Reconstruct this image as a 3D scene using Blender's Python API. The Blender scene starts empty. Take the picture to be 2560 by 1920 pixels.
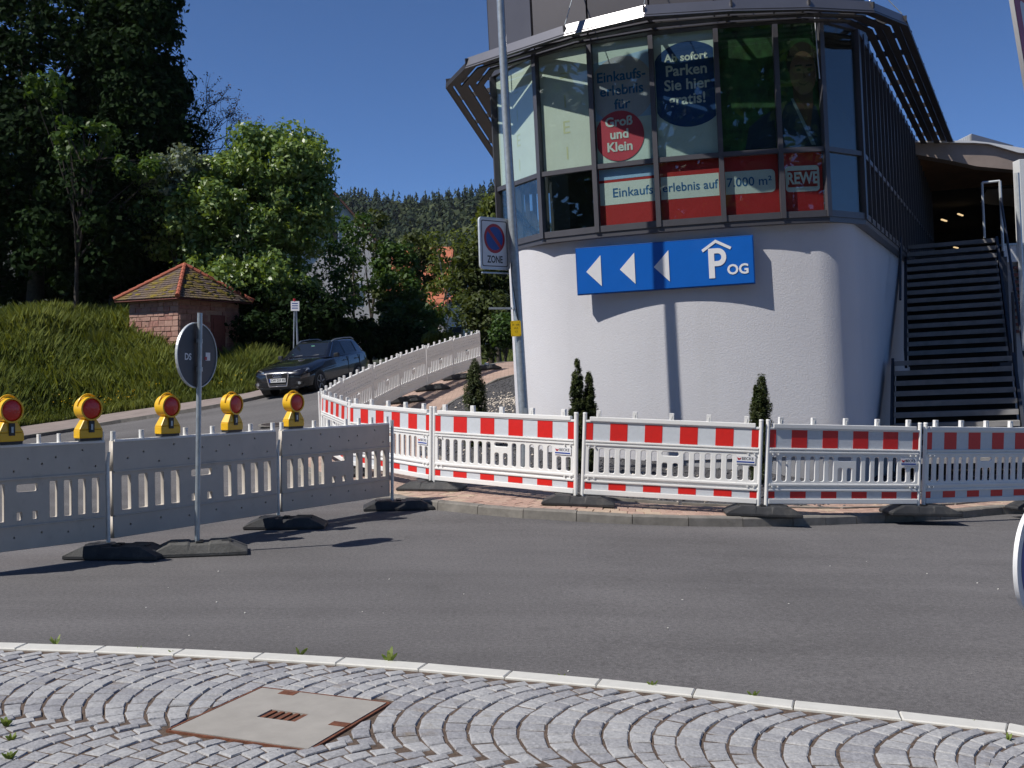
import bpy, bmesh, math, random
import numpy as np
from mathutils import Vector, Matrix

R = math.radians
sc = bpy.context.scene
col = sc.collection

# ------------------------------------------------------------------ camera
CAM_H, FPX, YH = 1.62, 2750.0, 945.0          # eye height, focal length in photo pixels, horizon row
cam_d = bpy.data.cameras.new("camera")
cam = bpy.data.objects.new("camera", cam_d)
col.objects.link(cam)
cam.location = (0, 0, CAM_H)
cam.rotation_euler = (R(90) - math.atan((960 - YH) / FPX), 0, 0)
cam_d.sensor_width = 36.0
cam_d.lens = 36.0 * FPX / 2560.0
cam_d.clip_end = 6000
cam_d.clip_start = 0.05
sc.camera = cam

# ------------------------------------------------------------------ light
SUN_EL, SUN_AZ = 49.0, 24.0                      # shadows run to the right and a little away from the camera
sun_dir = Vector((-math.cos(R(SUN_EL)) * math.cos(R(SUN_AZ)), -math.cos(R(SUN_EL)) * math.sin(R(SUN_AZ)), math.sin(R(SUN_EL))))
w = bpy.data.worlds.new("World")
sc.world = w
w.use_nodes = True
nt = w.node_tree
bg = nt.nodes["Background"]
sky = nt.nodes.new("ShaderNodeTexSky")
sky.sky_type = 'NISHITA'
sky.sun_disc = False
sky.sun_elevation = R(SUN_EL)
sky.sun_rotation = math.atan2(sun_dir.x, sun_dir.y)
sky.altitude = 4500
sky.air_density = 1.0
sky.dust_density = 0.0
sky.ozone_density = 10.0
nt.links.new(sky.outputs[0], bg.inputs[0])
bg.inputs[1].default_value = 0.118
sun_l = bpy.data.lights.new("sun", 'SUN')
sun_l.energy = 5.0
sun_l.angle = R(0.53)
sun_l.color = (1.0, 0.955, 0.88)
sun_o = bpy.data.objects.new("sun", sun_l)
col.objects.link(sun_o)
sun_o.rotation_euler = sun_dir.to_track_quat('Z', 'Y').to_euler()
sun_o.location = (-20, -5, 40)

sc.view_settings.view_transform = 'Standard'
sc.view_settings.look = 'None'
sc.view_settings.exposure = 0.0
sc.view_settings.gamma = 1.0
sc.view_settings.use_curve_mapping = False
sc.render.engine = 'CYCLES'
sc.cycles.use_denoising = True
sc.cycles.max_bounces = 8
sc.cycles.transparent_max_bounces = 16
sc.cycles.caustics_reflective = False
sc.cycles.caustics_refractive = False

rnd = random.Random(7)
nrs = np.random.RandomState(11)

# ------------------------------------------------------------------ helpers
def tag(o, label=None, cat=None, group=None, kind=None):
    if label: o["label"] = label
    if cat: o["category"] = cat
    if group: o["group"] = group
    if kind: o["kind"] = kind
    return o

def empty(name, loc=(0, 0, 0), rot=(0, 0, 0), parent=None):
    o = bpy.data.objects.new(name, None)
    col.objects.link(o)
    o.location = loc
    o.rotation_euler = rot
    o.empty_display_size = 0.2
    if parent: o.parent = parent
    return o

def mobj(name, mesh, mat=None, parent=None, loc=None, rot=None, smooth=False):
    o = bpy.data.objects.new(name, mesh)
    col.objects.link(o)
    if mat is not None and len(mesh.materials) == 0:
        mesh.materials.append(mat)
    if parent: o.parent = parent
    if loc is not None: o.location = loc
    if rot is not None: o.rotation_euler = rot
    if smooth:
        for p in mesh.polygons: p.use_smooth = True
    return o

def copy_tree(o, parent=None):
    c = o.copy()
    col.objects.link(c)
    c.parent = parent
    for ch in list(o.children):
        copy_tree(ch, c)
    return c

class MB:
    """collects vertices and faces of one part"""
    def __init__(s):
        s.v, s.f = [], []
    def add(s, vs, fs):
        b = len(s.v)
        s.v += [tuple(v) for v in vs]
        s.f += [tuple(b + i for i in f) for f in fs]
        return s
    def box(s, x0, x1, y0, y1, z0, z1):
        return s.add([(x0,y0,z0),(x1,y0,z0),(x1,y1,z0),(x0,y1,z0),(x0,y0,z1),(x1,y0,z1),(x1,y1,z1),(x0,y1,z1)],
                     [(0,3,2,1),(4,5,6,7),(0,1,5,4),(1,2,6,5),(2,3,7,6),(3,0,4,7)])
    def hexa(s, p):
        return s.add(p, [(0,3,2,1),(4,5,6,7),(0,1,5,4),(1,2,6,5),(2,3,7,6),(3,0,4,7)])
    def bar(s, a, b, wid, hei, up=(0,0,1)):
        a, b = Vector(a), Vector(b)
        d = (b - a).normalized()
        u = Vector(up)
        sd = d.cross(u)
        if sd.length < 1e-4: sd = d.cross(Vector((1, 0, 0)))
        sd.normalize()
        u = sd.cross(d).normalized()
        ps = []
        for e in (a, b):
            for (i, j) in ((-1,-1),(1,-1),(1,1),(-1,1)):
                ps.append(e + sd * (wid/2*i) + u * (hei/2*j))
        return s.add(ps, [(0,1,2,3),(7,6,5,4),(0,4,5,1),(1,5,6,2),(2,6,7,3),(3,7,4,0)])
    def tube(s, pts, rad, n=10, cap=True):
        pts = [Vector(p) for p in pts]
        if not isinstance(rad, (list, tuple)): rad = [rad] * len(pts)
        rings = []
        pu = None
        for i, p in enumerate(pts):
            d = (pts[min(i+1, len(pts)-1)] - pts[max(i-1, 0)])
            d = d.normalized() if d.length > 1e-9 else Vector((0,0,1))
            if pu is None:
                u = d.cross(Vector((0,0,1)))
                if u.length < .1: u = d.cross(Vector((1,0,0)))
            else:
                u = pu - d * pu.dot(d)
            u.normalize(); pu = u
            v = d.cross(u)
            rings.append([p + (u*math.cos(2*math.pi*k/n) + v*math.sin(2*math.pi*k/n)) * rad[i] for k in range(n)])
        b = len(s.v)
        for r in rings: s.v += [tuple(q) for q in r]
        for i in range(len(rings)-1):
            for k in range(n):
                s.f.append((b+i*n+k, b+i*n+(k+1)%n, b+(i+1)*n+(k+1)%n, b+(i+1)*n+k))
        if cap:
            s.f.append(tuple(b+k for k in range(n))[::-1])
            s.f.append(tuple(b+(len(rings)-1)*n+k for k in range(n)))
        return s
    def prism(s, poly, y0, y1):
        """polygon in x,z extruded along y"""
        n = len(poly)
        b = len(s.v)
        s.v += [(p[0], y0, p[1]) for p in poly] + [(p[0], y1, p[1]) for p in poly]
        s.f.append(tuple(b+i for i in range(n)))
        s.f.append(tuple(b+n+i for i in range(n))[::-1])
        for i in range(n):
            s.f.append((b+i, b+n+i, b+n+(i+1)%n, b+(i+1)%n))
        return s
    def mesh(s, name, smooth=False, bevel=0.0, seg=2, angle=R(35)):
        m = bpy.data.meshes.new(name)
        m.from_pydata(s.v, [], s.f)
        if bevel > 0:
            bm = bmesh.new(); bm.from_mesh(m)
            bmesh.ops.recalc_face_normals(bm, faces=bm.faces)
            es = [e for e in bm.edges if len(e.link_faces) == 2 and e.calc_face_angle(0) > angle]
            bmesh.ops.bevel(bm, geom=es, offset=bevel, segments=seg, affect='EDGES', profile=0.6)
            bm.to_mesh(m); bm.free()
        else:
            bm = bmesh.new(); bm.from_mesh(m)
            bmesh.ops.recalc_face_normals(bm, faces=bm.faces)
            bm.to_mesh(m); bm.free()
        if smooth:
            for p in m.polygons: p.use_smooth = True
            if hasattr(m, "set_sharp_from_angle"): m.set_sharp_from_angle(angle=R(40))
        m.update()
        return m
    def build(s, name, mat, parent=None, loc=None, rot=None, smooth=False, bevel=0.0, seg=2):
        return mobj(name, s.mesh(name, smooth, bevel, seg), mat, parent, loc, rot)

def np_mesh(name, V, F, attr=None):
    m = bpy.data.meshes.new(name)
    V = np.asarray(V, dtype=np.float32); F = np.asarray(F, dtype=np.int32)
    k = F.shape[1]
    m.vertices.add(len(V)); m.vertices.foreach_set("co", V.ravel())
    m.loops.add(F.size); m.loops.foreach_set("vertex_index", F.ravel())
    m.polygons.add(len(F))
    m.polygons.foreach_set("loop_start", np.arange(len(F), dtype=np.int32) * k)
    m.polygons.foreach_set("loop_total", np.full(len(F), k, dtype=np.int32))
    if attr is not None:
        a = m.attributes.new("tint", 'FLOAT', 'FACE')
        a.data.foreach_set("value", np.asarray(attr, dtype=np.float32))
    m.update(calc_edges=True)
    return m

def curve_mesh(name, outer, holes=(), ext=0.01, bev=0.0, flat=False):
    """filled outline (x,z) with holes -> mesh in the xz plane, front towards -y"""
    cu = bpy.data.curves.new(name, 'CURVE')
    cu.dimensions = '2D'; cu.fill_mode = 'BOTH'
    cu.extrude = ext; cu.bevel_depth = bev; cu.bevel_resolution = 1
    for pl in [outer] + list(holes):
        sp = cu.splines.new('POLY')
        sp.points.add(len(pl) - 1)
        for i, p in enumerate(pl): sp.points[i].co = (p[0], p[1], 0, 1)
        sp.use_cyclic_u = True
    o = bpy.data.objects.new(name, cu)
    m = bpy.data.meshes.new_from_object(o)
    bpy.data.objects.remove(o); bpy.data.curves.remove(cu)
    m.transform(Matrix(((1,0,0,0),(0,0,-1,0),(0,1,0,0),(0,0,0,1))))
    m.name = name
    return m

def text_mesh(txt, size, align='CENTER', ext=0.0, bold=0.0, xscale=1.0):
    cu = bpy.data.curves.new("lettering", 'FONT')
    cu.body = txt; cu.size = size
    cu.align_x = align; cu.align_y = 'CENTER'
    cu.extrude = ext; cu.offset = bold
    cu.resolution_u = 3
    o = bpy.data.objects.new("lettering", cu)
    m = bpy.data.meshes.new_from_object(o)
    bpy.data.objects.remove(o); bpy.data.curves.remove(cu)
    m.transform(Matrix(((xscale,0,0,0),(0,0,-1,0),(0,1,0,0),(0,0,0,1))))
    m.name = "lettering"
    return m

def rrect(x0, x1, z0, z1, r, n=4):
    pts = []
    for (cx, cz, a0) in ((x1-r, z0+r, -90), (x1-r, z1-r, 0), (x0+r, z1-r, 90), (x0+r, z0+r, 180)):
        for k in range(n+1):
            a = R(a0 + 90*k/n)
            pts.append((cx + r*math.cos(a), cz + r*math.sin(a)))
    return pts

def circ(cx, cz, r, n=32, rz=None):
    rz = r if rz is None else rz
    return [(cx + r*math.cos(2*math.pi*k/n), cz + rz*math.sin(2*math.pi*k/n)) for k in range(n)]

# ------------------------------------------------------------------ materials
def ramp(nt, fac, stops):
    r = nt.nodes.new("ShaderNodeValToRGB")
    el = r.color_ramp.elements
    while len(el) > len(stops): el.remove(el[-1])
    while len(el) < len(stops): el.new(0.5)
    for e, (p, c) in zip(el, stops):
        e.position = p
        e.color = (c[0], c[1], c[2], 1) if hasattr(c, "__len__") else (c, c, c, 1)
    nt.links.new(fac, r.inputs[0])
    return r.outputs[0]

def newmat(name):
    m = bpy.data.materials.new(name)
    m.use_nodes = True
    n = m.node_tree
    return m, n, n.nodes["Principled BSDF"]

def noise(nt, scale, detail=4, rough=0.6, vec=None, dist=0.0):
    t = nt.nodes.new("ShaderNodeTexNoise")
    t.inputs["Scale"].default_value = scale
    t.inputs["Detail"].default_value = detail
    t.inputs["Roughness"].default_value = rough
    t.inputs["Distortion"].default_value = dist
    if vec is not None: nt.links.new(vec, t.inputs["Vector"])
    return t.outputs[0]

def coords(nt, which="Object", scale=None):
    c = nt.nodes.new("ShaderNodeTexCoord").outputs[which]
    if scale:
        mp = nt.nodes.new("ShaderNodeMapping")
        mp.inputs["Scale"].default_value = scale
        nt.links.new(c, mp.inputs["Vector"])
        c = mp.outputs[0]
    return c

def mixc(nt, fac, a, b, mode='MIX'):
    mx = nt.nodes.new("ShaderNodeMix")
    mx.data_type = 'RGBA'; mx.blend_type = mode
    for sock, val in ((mx.inputs[0], fac), (mx.inputs[6], a), (mx.inputs[7], b)):
        if hasattr(val, "is_linked") or hasattr(val, "node"): nt.links.new(val, sock)
        elif hasattr(val, "__len__"): sock.default_value = (val[0], val[1], val[2], 1)
        else: sock.default_value = val
    return mx.outputs[2]

def bump(nt, p, height, strength=0.3, dist=0.01):
    b = nt.nodes.new("ShaderNodeBump")
    b.inputs["Strength"].default_value = strength
    b.inputs["Distance"].default_value = dist
    nt.links.new(height, b.inputs["Height"])
    nt.links.new(b.outputs[0], p.inputs["Normal"])

def simple(name, c, rough=0.5, metal=0.0, var=0.12, vscale=3.0, bmp=0.0, bscale=80.0, coat=0.0, dirt=None, spec=0.5, wave=None):
    m, n, p = newmat(name)
    oc = coords(n)
    base = c
    lo = tuple(max(0, x*(1-var)) for x in c); hi = tuple(min(1, x*(1+var)) for x in c)
    colr = ramp(n, noise(n, vscale, 5, 0.65, oc), [(0.3, lo), (0.7, hi)])
    if dirt:
        f = ramp(n, noise(n, dirt[1], 6, 0.7, oc), [(dirt[2], 0.0), (min(1, dirt[2]+0.2), 1.0)])
        colr = mixc(n, f, colr, dirt[0])
    n.links.new(colr, p.inputs["Base Color"])
    p.inputs["Roughness"].default_value = rough
    p.inputs["Metallic"].default_value = metal
    p.inputs["Coat Weight"].default_value = coat
    p.inputs["Specular IOR Level"].default_value = spec
    if bmp > 0: bump(n, p, noise(n, bscale, 4, 0.6, oc), bmp, 0.01)
    return m

M = {}
def setup_materials():
    # asphalt
    m, n, p = newmat("asphalt"); oc = coords(n)
    fine = noise(n, 160, 3, 0.8, oc)
    big = noise(n, 0.35, 4, 0.6, oc)
    c1 = ramp(n, fine, [(0.30, (.080,.076,.079)), (0.5, (.135,.129,.132)), (0.68, (.23,.22,.217))])
    mid = noise(n, 34, 4, .75, oc)
    c1 = mixc(n, 1.0, c1, ramp(n, mid, [(.32, .72), (.68, 1.28)]), 'MULTIPLY')
    str_ = noise(n, 1.3, 4, 0.6, coords(n, "Object", (.10, 1.0, 1.0)), 0.4)
    c2 = mixc(n, 1.0, c1, ramp(n, big, [(0.3, .80), (0.7, 1.12)]), 'MULTIPLY')
    c2 = mixc(n, 0.8, c2, ramp(n, str_, [(0.3, .80), (0.7, 1.1)]), 'MULTIPLY')
    c2 = mixc(n, ramp(n, noise(n, 1.1, 6, .7, oc), [(.60, 0.0), (.72, .35)]), c2, (.055,.052,.053))
    vor = n.nodes.new("ShaderNodeTexVoronoi"); vor.inputs["Scale"].default_value = 9.0
    n.links.new(oc, vor.inputs["Vector"])
    sp = ramp(n, vor.outputs["Distance"], [(0.03, 1.0), (0.05, 0.0)])
    c2 = mixc(n, sp, c2, (.32,.31,.30))
    n.links.new(c2, p.inputs["Base Color"]); p.inputs["Roughness"].default_value = 0.86
    p.inputs["Specular IOR Level"].default_value = 0.3
    bump(n, p, noise(n, 120, 3, 0.7, oc), 0.55, 0.006)
    M["asphalt"] = m
    M["granite"] = simple("granite", (.31,.31,.325), 0.75, var=.30, vscale=60, bmp=.6, bscale=45, dirt=((.20,.18,.15), 5, .58))
    M["granite_b"] = simple("granite_b", (.36,.36,.37), 0.75, var=.25, vscale=55, bmp=.6, bscale=40, dirt=((.22,.2,.17), 6, .62))
    M["granite_c"] = simple("granite_c", (.275,.275,.295), 0.75, var=.3, vscale=60, bmp=.6, bscale=45, dirt=((.20,.16,.12), 5, .55))
    M["joint"] = simple("joint_soil", (.105,.073,.055), 0.95, var=.5, vscale=30, bmp=.8, bscale=90, dirt=((.10,.11,.05), 9, .6))
    M["white_kerb"] = simple("white_kerb", (.60,.59,.555), 0.7, var=.08, vscale=8, bmp=.2, bscale=90, dirt=((.42,.40,.36), 14, .66))
    M["kerb"] = simple("kerb_concrete", (.20,.185,.165), 0.85, var=.25, vscale=7, bmp=.4, bscale=120, dirt=((.11,.10,.09), 4, .58))
    M["cover_concrete"] = simple("cover_concrete", (.33,.31,.285), 0.8, var=.1, vscale=6, bmp=.15, bscale=150, dirt=((.22,.19,.16), 9, .68))
    M["rust"] = simple("rust_iron", (.16,.058,.030), 0.8, metal=.1, var=.4, vscale=22, bmp=.5, bscale=60)
    M["dark_iron"] = simple("dark_iron", (.07,.055,.05), 0.6, metal=.4, var=.4, vscale=20, bmp=.4, bscale=50)
    for k, c in (("paver_a", (.42,.29,.23)), ("paver_b", (.38,.25,.20)), ("paver_c", (.46,.35,.26))):
        M[k] = simple(k, c, 0.85, var=.2, vscale=18, bmp=.3, bscale=120, dirt=((.2,.16,.13), 5, .66))
    m, n, p = newmat("paving"); oc = coords(n)
    br = n.nodes.new("ShaderNodeTexBrick")
    br.inputs["Scale"].default_value = 1.0; br.inputs["Brick Width"].default_value = .2; br.inputs["Row Height"].default_value = .1
    br.inputs["Mortar Size"].default_value = .005
    br.inputs["Color1"].default_value = (.44,.31,.25,1); br.inputs["Color2"].default_value = (.37,.26,.21,1); br.inputs["Mortar"].default_value = (.2,.15,.12,1)
    n.links.new(oc, br.inputs["Vector"])
    n.links.new(mixc(n, 1.0, br.outputs[0], ramp(n, noise(n, 1.2, 5, .6, oc), [(.3,.8),(.7,1.15)]), 'MULTIPLY'), p.inputs["Base Color"])
    p.inputs["Roughness"].default_value = .85
    M["paving"] = m
    M["far_paving"] = simple("far_paving", (.25,.205,.19), .88, var=.2, vscale=2.5, bmp=.2, bscale=60)
    # gravel
    m, n, p = newmat("gravel"); oc = coords(n)
    vor = n.nodes.new("ShaderNodeTexVoronoi"); vor.inputs["Scale"].default_value = 38.0
    n.links.new(oc, vor.inputs["Vector"])
    c = ramp(n, vor.outputs["Color"], [(0.0,(.03,.03,.033)),(.6,(.085,.083,.088)),(1.0,(.15,.145,.15))])
    n.links.new(c, p.inputs["Base Color"]); p.inputs["Roughness"].default_value = .9
    bump(n, p, vor.outputs["Distance"], 1.0, .03)
    M["gravel"] = m
    M["stone_white"] = simple("stone_white", (.62,.55,.47), .8, var=.25, vscale=8)
    M["stone_dark"] = simple("stone_dark", (.10,.10,.108), .85, var=.4, vscale=9)
    # stucco
    m, n, p = newmat("stucco"); oc = coords(n)
    c = ramp(n, noise(n, 0.6, 5, .6, oc), [(.3,(.61,.605,.635)),(.7,(.67,.665,.69))])
    vv = coords(n, "Object", (3.0, 3.0, .25))
    c = mixc(n, ramp(n, noise(n, 1.0, 5, .6, vv), [(.55,0.0),(.8,.30)]), c, (.55,.54,.54))
    n.links.new(c, p.inputs["Base Color"]); p.inputs["Roughness"].default_value = .93
    p.inputs["Specular IOR Level"].default_value = .2
    bump(n, p, noise(n, 38, 5, .75, oc), .32, .02)
    M["stucco"] = m
    M["plinth"] = simple("plinth", (.42,.42,.43), .9, var=.1, bmp=.3, bscale=60)
    M["frame"] = simple("frame_metal", (.10,.098,.112), .42, metal=.35, var=.06)
    M["fascia"] = simple("fascia_metal", (.24,.235,.25), .33, metal=.75, var=.05)
    M["louvre"] = simple("louvre_metal", (.048,.046,.050), .5, metal=.2, var=.08)
    M["cladding"] = simple("cladding_metal", (.15,.14,.145), .4, metal=.45, var=.06, vscale=1.2)
    M["interior"] = simple("interior_dark", (.02,.022,.024), .8, var=.2)
    # glass
    def glass(name, tint, base):
        m = bpy.data.materials.new(name); m.use_nodes = True; n = m.node_tree
        n.nodes.remove(n.nodes["Principled BSDF"])
        tr = n.nodes.new("ShaderNodeBsdfTransparent"); tr.inputs[0].default_value = (*tint, 1)
        gl = n.nodes.new("ShaderNodeBsdfGlossy"); gl.inputs["Roughness"].default_value = .012
        gl.inputs[0].default_value = (.92,.97,1,1)
        lw = n.nodes.new("ShaderNodeLayerWeight"); lw.inputs[0].default_value = .5
        pw = n.nodes.new("ShaderNodeMath"); pw.operation = 'POWER'; pw.inputs[1].default_value = 4.5
        n.links.new(lw.outputs["Facing"], pw.inputs[0])
        fr = n.nodes.new("ShaderNodeMath"); fr.operation = 'MULTIPLY_ADD'; fr.inputs[1].default_value = .88; fr.inputs[2].default_value = base
        n.links.new(pw.outputs[0], fr.inputs[0])
        mx = n.nodes.new("ShaderNodeMixShader")
        n.links.new(fr.outputs[0], mx.inputs[0]); n.links.new(tr.outputs[0], mx.inputs[1]); n.links.new(gl.outputs[0], mx.inputs[2])
        n.links.new(mx.outputs[0], n.nodes["Material Output"].inputs[0])
        M[name] = m
    glass("pane_glass", (.90,.95,.93), .065)
    glass("car_glass", (.16,.18,.19), .05)
    for k, c, r_ in (("film", (.72,.73,.67), .9), ("film_white", (.66,.75,.72), .9), ("print_red", (.48,.02,.025), .6), ("print_blue", (.008,.055,.21), .6),
                  ("print_pink", (.62,.06,.10), .6), ("print_tan", (.46,.45,.52), .7), ("print_text_blue", (.02,.13,.34), .6),
                  ("print_white", (.72,.76,.74), .7), ("film_yellow", (.66,.64,.42), .9), ("print_skin", (.17,.10,.062), .7), ("print_skin_d", (.09,.048,.03), .7),
                  ("print_hair", (.02,.014,.01), .7), ("print_jacket", (.012,.03,.06), .7), ("print_collar", (.16,.22,.24), .7), ("print_logo_red", (.36,.02,.02), .6)):
        M[k] = simple(k, c, r_, var=.05)
    M["print_green"] = simple("print_green", (.022,.075,.022), .7, var=.85, vscale=5.0)
    M["sky_reflection_blue"] = simple("sky_reflection_blue", (.38,.55,.80), .7, var=.2, vscale=.8)  # flat blue that stands for sky mirrored in the glass
    M["sign_blue"] = simple("sign_blue", (.002,.115,.50), .38, var=.04, coat=.2)
    M["sign_blue_d"] = simple("sign_blue_dark", (.002,.07,.30), .4, var=.04)
    M["sign_white"] = simple("sign_white", (.78,.78,.80), .45, var=.03)
    M["sign_grey"] = simple("sign_back_grey", (.085,.088,.098), .5, metal=.3, var=.1)
    M["sign_red"] = simple("sign_red", (.42,.012,.025), .4, var=.04)
    M["traffic_blue"] = simple("traffic_blue", (.012,.055,.30), .4, var=.04)
    M["ink"] = simple("ink_black", (.015,.015,.018), .6, var=.1)
    M["plate_yellow"] = simple("plate_yellow", (.80,.52,.01), .45, var=.06)
    M["galv"] = simple("galvanised_steel", (.40,.44,.47), .42, metal=.55, var=.18, vscale=14)
    M["galv_light"] = simple("galvanised_light", (.58,.61,.63), .4, metal=.3, var=.12, vscale=14)
    # barrier plastics
    M["barrier_white"] = simple("barrier_white", (.80,.79,.77), .42, var=.04, vscale=4, bmp=.05, bscale=40, dirt=((.56,.54,.49), 7, .64))
    M["barrier_old"] = simple("barrier_old", (.52,.465,.40), .5, var=.07, vscale=3, bmp=.06, bscale=40, dirt=((.38,.34,.285), 5, .58))
    M["sheet_white"] = simple("sheet_white", (.60,.63,.67), .35, var=.05, vscale=25)
    M["sheet_red"] = simple("sheet_red", (.66,.018,.012), .38, var=.06, vscale=20)
    M["rubber"] = simple("black_rubber", (.028,.029,.032), .62, var=.4, vscale=8, bmp=.3, bscale=70, dirt=((.085,.08,.075), 5, .55))
    M["rubber_grey"] = simple("grey_rubber", (.095,.093,.088), .8, var=.3, vscale=12, bmp=.6, bscale=60)
    M["lamp_yellow"] = simple("lamp_yellow", (.82,.47,.008), .38, var=.05, coat=.25)
    M["lamp_black"] = simple("lamp_black", (.02,.02,.02), .5)
    m, n, p = newmat("lamp_red"); p.inputs["Base Color"].default_value = (.62,.018,.006,1); p.inputs["Roughness"].default_value = .3
    p.inputs["Coat Weight"].default_value = .25
    oc = coords(n); vor = n.nodes.new("ShaderNodeTexVoronoi"); vor.inputs["Scale"].default_value = 55
    n.links.new(oc, vor.inputs["Vector"]); bump(n, p, vor.outputs["Distance"], .4, .005)
    M["lamp_red"] = m
    # sandstone, tiles
    M["sand_a"] = simple("sandstone_a", (.31,.175,.14), .9, var=.25, vscale=6, bmp=.8, bscale=14)
    M["sand_b"] = simple("sandstone_b", (.30,.15,.12), .9, var=.3, vscale=6, bmp=.8, bscale=14)
    M["sand_c"] = simple("sandstone_c", (.36,.215,.17), .9, var=.22, vscale=6, bmp=.8, bscale=14)
    M["mortar"] = simple("mortar", (.36,.25,.19), .95, var=.2, vscale=12, bmp=.5)
    M["tile"] = simple("roof_tile", (.125,.09,.078), .85, var=.35, vscale=9, bmp=.5, bscale=25, dirt=((.20,.14,.02), 1.6, .46))
    M["moss"] = simple("moss", (.17,.125,.012), .95, var=.5, vscale=10, bmp=.8, bscale=30)
    M["ridge_tile"] = simple("ridge_tile", (.36,.10,.055), .8, var=.25, vscale=8)
    M["door_wood"] = simple("door_wood", (.16,.05,.04), .7, var=.2, vscale=10)
    M["house_white"] = simple("house_white", (.72,.68,.66), .9, var=.06)
    M["house_tile"] = simple("house_tile", (.16,.075,.055), .85, var=.3, vscale=4)
    M["house_orange"] = simple("house_orange", (.46,.145,.075), .85, var=.2, vscale=2)
    M["wood_beam"] = simple("wood_beam", (.34,.27,.23), .7, var=.12, vscale=2)
    M["soffit"] = simple("soffit_wood", (.24,.13,.065), .75, var=.25, vscale=2.5)
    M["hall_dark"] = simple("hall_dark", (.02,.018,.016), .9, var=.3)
    M["tread"] = simple("tread_concrete", (.24,.235,.235), .85, var=.18, vscale=5, bmp=.2)
    M["stringer"] = simple("stringer_steel", (.035,.04,.055), .55, metal=.3, var=.1)
    M["brick"] = simple("brick_red", (.20,.075,.06), .9, var=.35, vscale=6)
    M["panel_white"] = simple("panel_white", (.72,.73,.74), .5, var=.04)
    m, n, p = newmat("tube_light"); p.inputs["Emission Color"].default_value = (1,.72,.38,1); p.inputs["Emission Strength"].default_value = .9
    M["tube_light"] = m
    # car
    M["car_paint"] = simple("car_paint", (.012,.013,.019), .25, metal=.3, var=.05, coat=1.0)
    M["chrome"] = simple("chrome", (.75,.76,.78), .12, metal=1.0, var=.02)
    M["car_black"] = simple("car_black", (.012,.012,.013), .5)
    M["tyre"] = simple("tyre", (.02,.02,.021), .8, var=.2)
    M["rim"] = simple("rim", (.38,.39,.40), .3, metal=.8)
    M["plate_white"] = simple("plate_white", (.74,.74,.74), .4)
    M["headlamp"] = simple("headlamp", (.42,.45,.48), .1, metal=.6, coat=1.0, var=.4, vscale=20)
    M["sticker_green"] = simple("sticker_green", (.15,.62,.40), .5)
    # vegetation
    def leaf(name, a, b, trans=.35, rough=.5, spec=.3):
        m = bpy.data.materials.new(name); m.use_nodes = True; n = m.node_tree
        p = n.nodes["Principled BSDF"]
        at = n.nodes.new("ShaderNodeAttribute"); at.attribute_name = "tint"
        c = ramp(n, at.outputs["Fac"], [(0.0, a), (1.0, b)])
        n.links.new(c, p.inputs["Base Color"]); p.inputs["Roughness"].default_value = rough
        p.inputs["Specular IOR Level"].default_value = spec
        t = n.nodes.new("ShaderNodeBsdfTranslucent")
        n.links.new(mixc(n, 1.0, c, (1.5, 1.35, .5), 'MULTIPLY'), t.inputs[0])
        mx = n.nodes.new("ShaderNodeMixShader"); mx.inputs[0].default_value = trans
        n.links.new(p.outputs[0], mx.inputs[1]); n.links.new(t.outputs[0], mx.inputs[2])
        n.links.new(mx.outputs[0], n.nodes["Material Output"].inputs[0])
        M[name] = m
    leaf("leaf_maple", (.085,.155,.033), (.24,.335,.095), .35, .40, .55)
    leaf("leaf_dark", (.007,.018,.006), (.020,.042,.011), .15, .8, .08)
    leaf("leaf_mid", (.03,.072,.014), (.085,.15,.03), .3, .5)
    leaf("leaf_olive", (.040,.060,.014), (.10,.125,.03), .3, .55)
    leaf("leaf_yellow", (.075,.11,.018), (.16,.19,.035), .35, .5)
    leaf("leaf_silver", (.10,.14,.10), (.24,.29,.23), .3, .5)
    leaf("leaf_brown", (.06,.045,.04), (.13,.09,.075), .2, .6)
    leaf("leaf_yew", (.020,.034,.010), (.090,.11,.034), .15, .55)
    leaf("grass_blade", (.060,.095,.016), (.235,.26,.065), .3, .5)
    leaf("weed_leaf", (.09,.15,.025), (.24,.30,.07), .3, .5)
    leaf("flower", (.55,.36,.01), (.8,.55,.02), .2, .5)
    leaf("forest_leaf", (.012,.026,.014), (.075,.092,.03), .1, .7, .2)
    M["bark"] = simple("bark", (.055,.045,.036), .9, var=.4, vscale=8, bmp=.8, bscale=18)
    M["birch"] = simple("birch_bark", (.30,.28,.22), .85, var=.5, vscale=7)
    M["soil_grass"] = simple("soil_grass", (.045,.065,.016), .95, var=.45, vscale=1.5, bmp=.8, bscale=9)
    M["forest_floor"] = simple("forest_floor", (.022,.028,.014), .95, var=.4, vscale=.02)
    M["skin"] = simple("skin", (.42,.26,.19), .6)
    M["denim"] = simple("denim", (.06,.085,.14), .85, var=.3, vscale=12)
    M["hair"] = simple("hair", (.02,.014,.01), .6)
    M["litter"] = simple("litter", (.68,.66,.62), .8)
setup_materials()

# ------------------------------------------------------------------ terrain
def softplus(t, k=1.2):
    return math.log1p(math.exp(-abs(t) / k)) * k + max(t, 0.0)

def sstep(a, b, x):
    t = min(1.0, max(0.0, (x - a) / (b - a)))
    return t * t * (3 - 2 * t)

def smin(a, b, k):
    return -softplus(-(a - b), k) + a if False else (a + b - math.sqrt((a - b) ** 2 + k * k)) / 2

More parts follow.
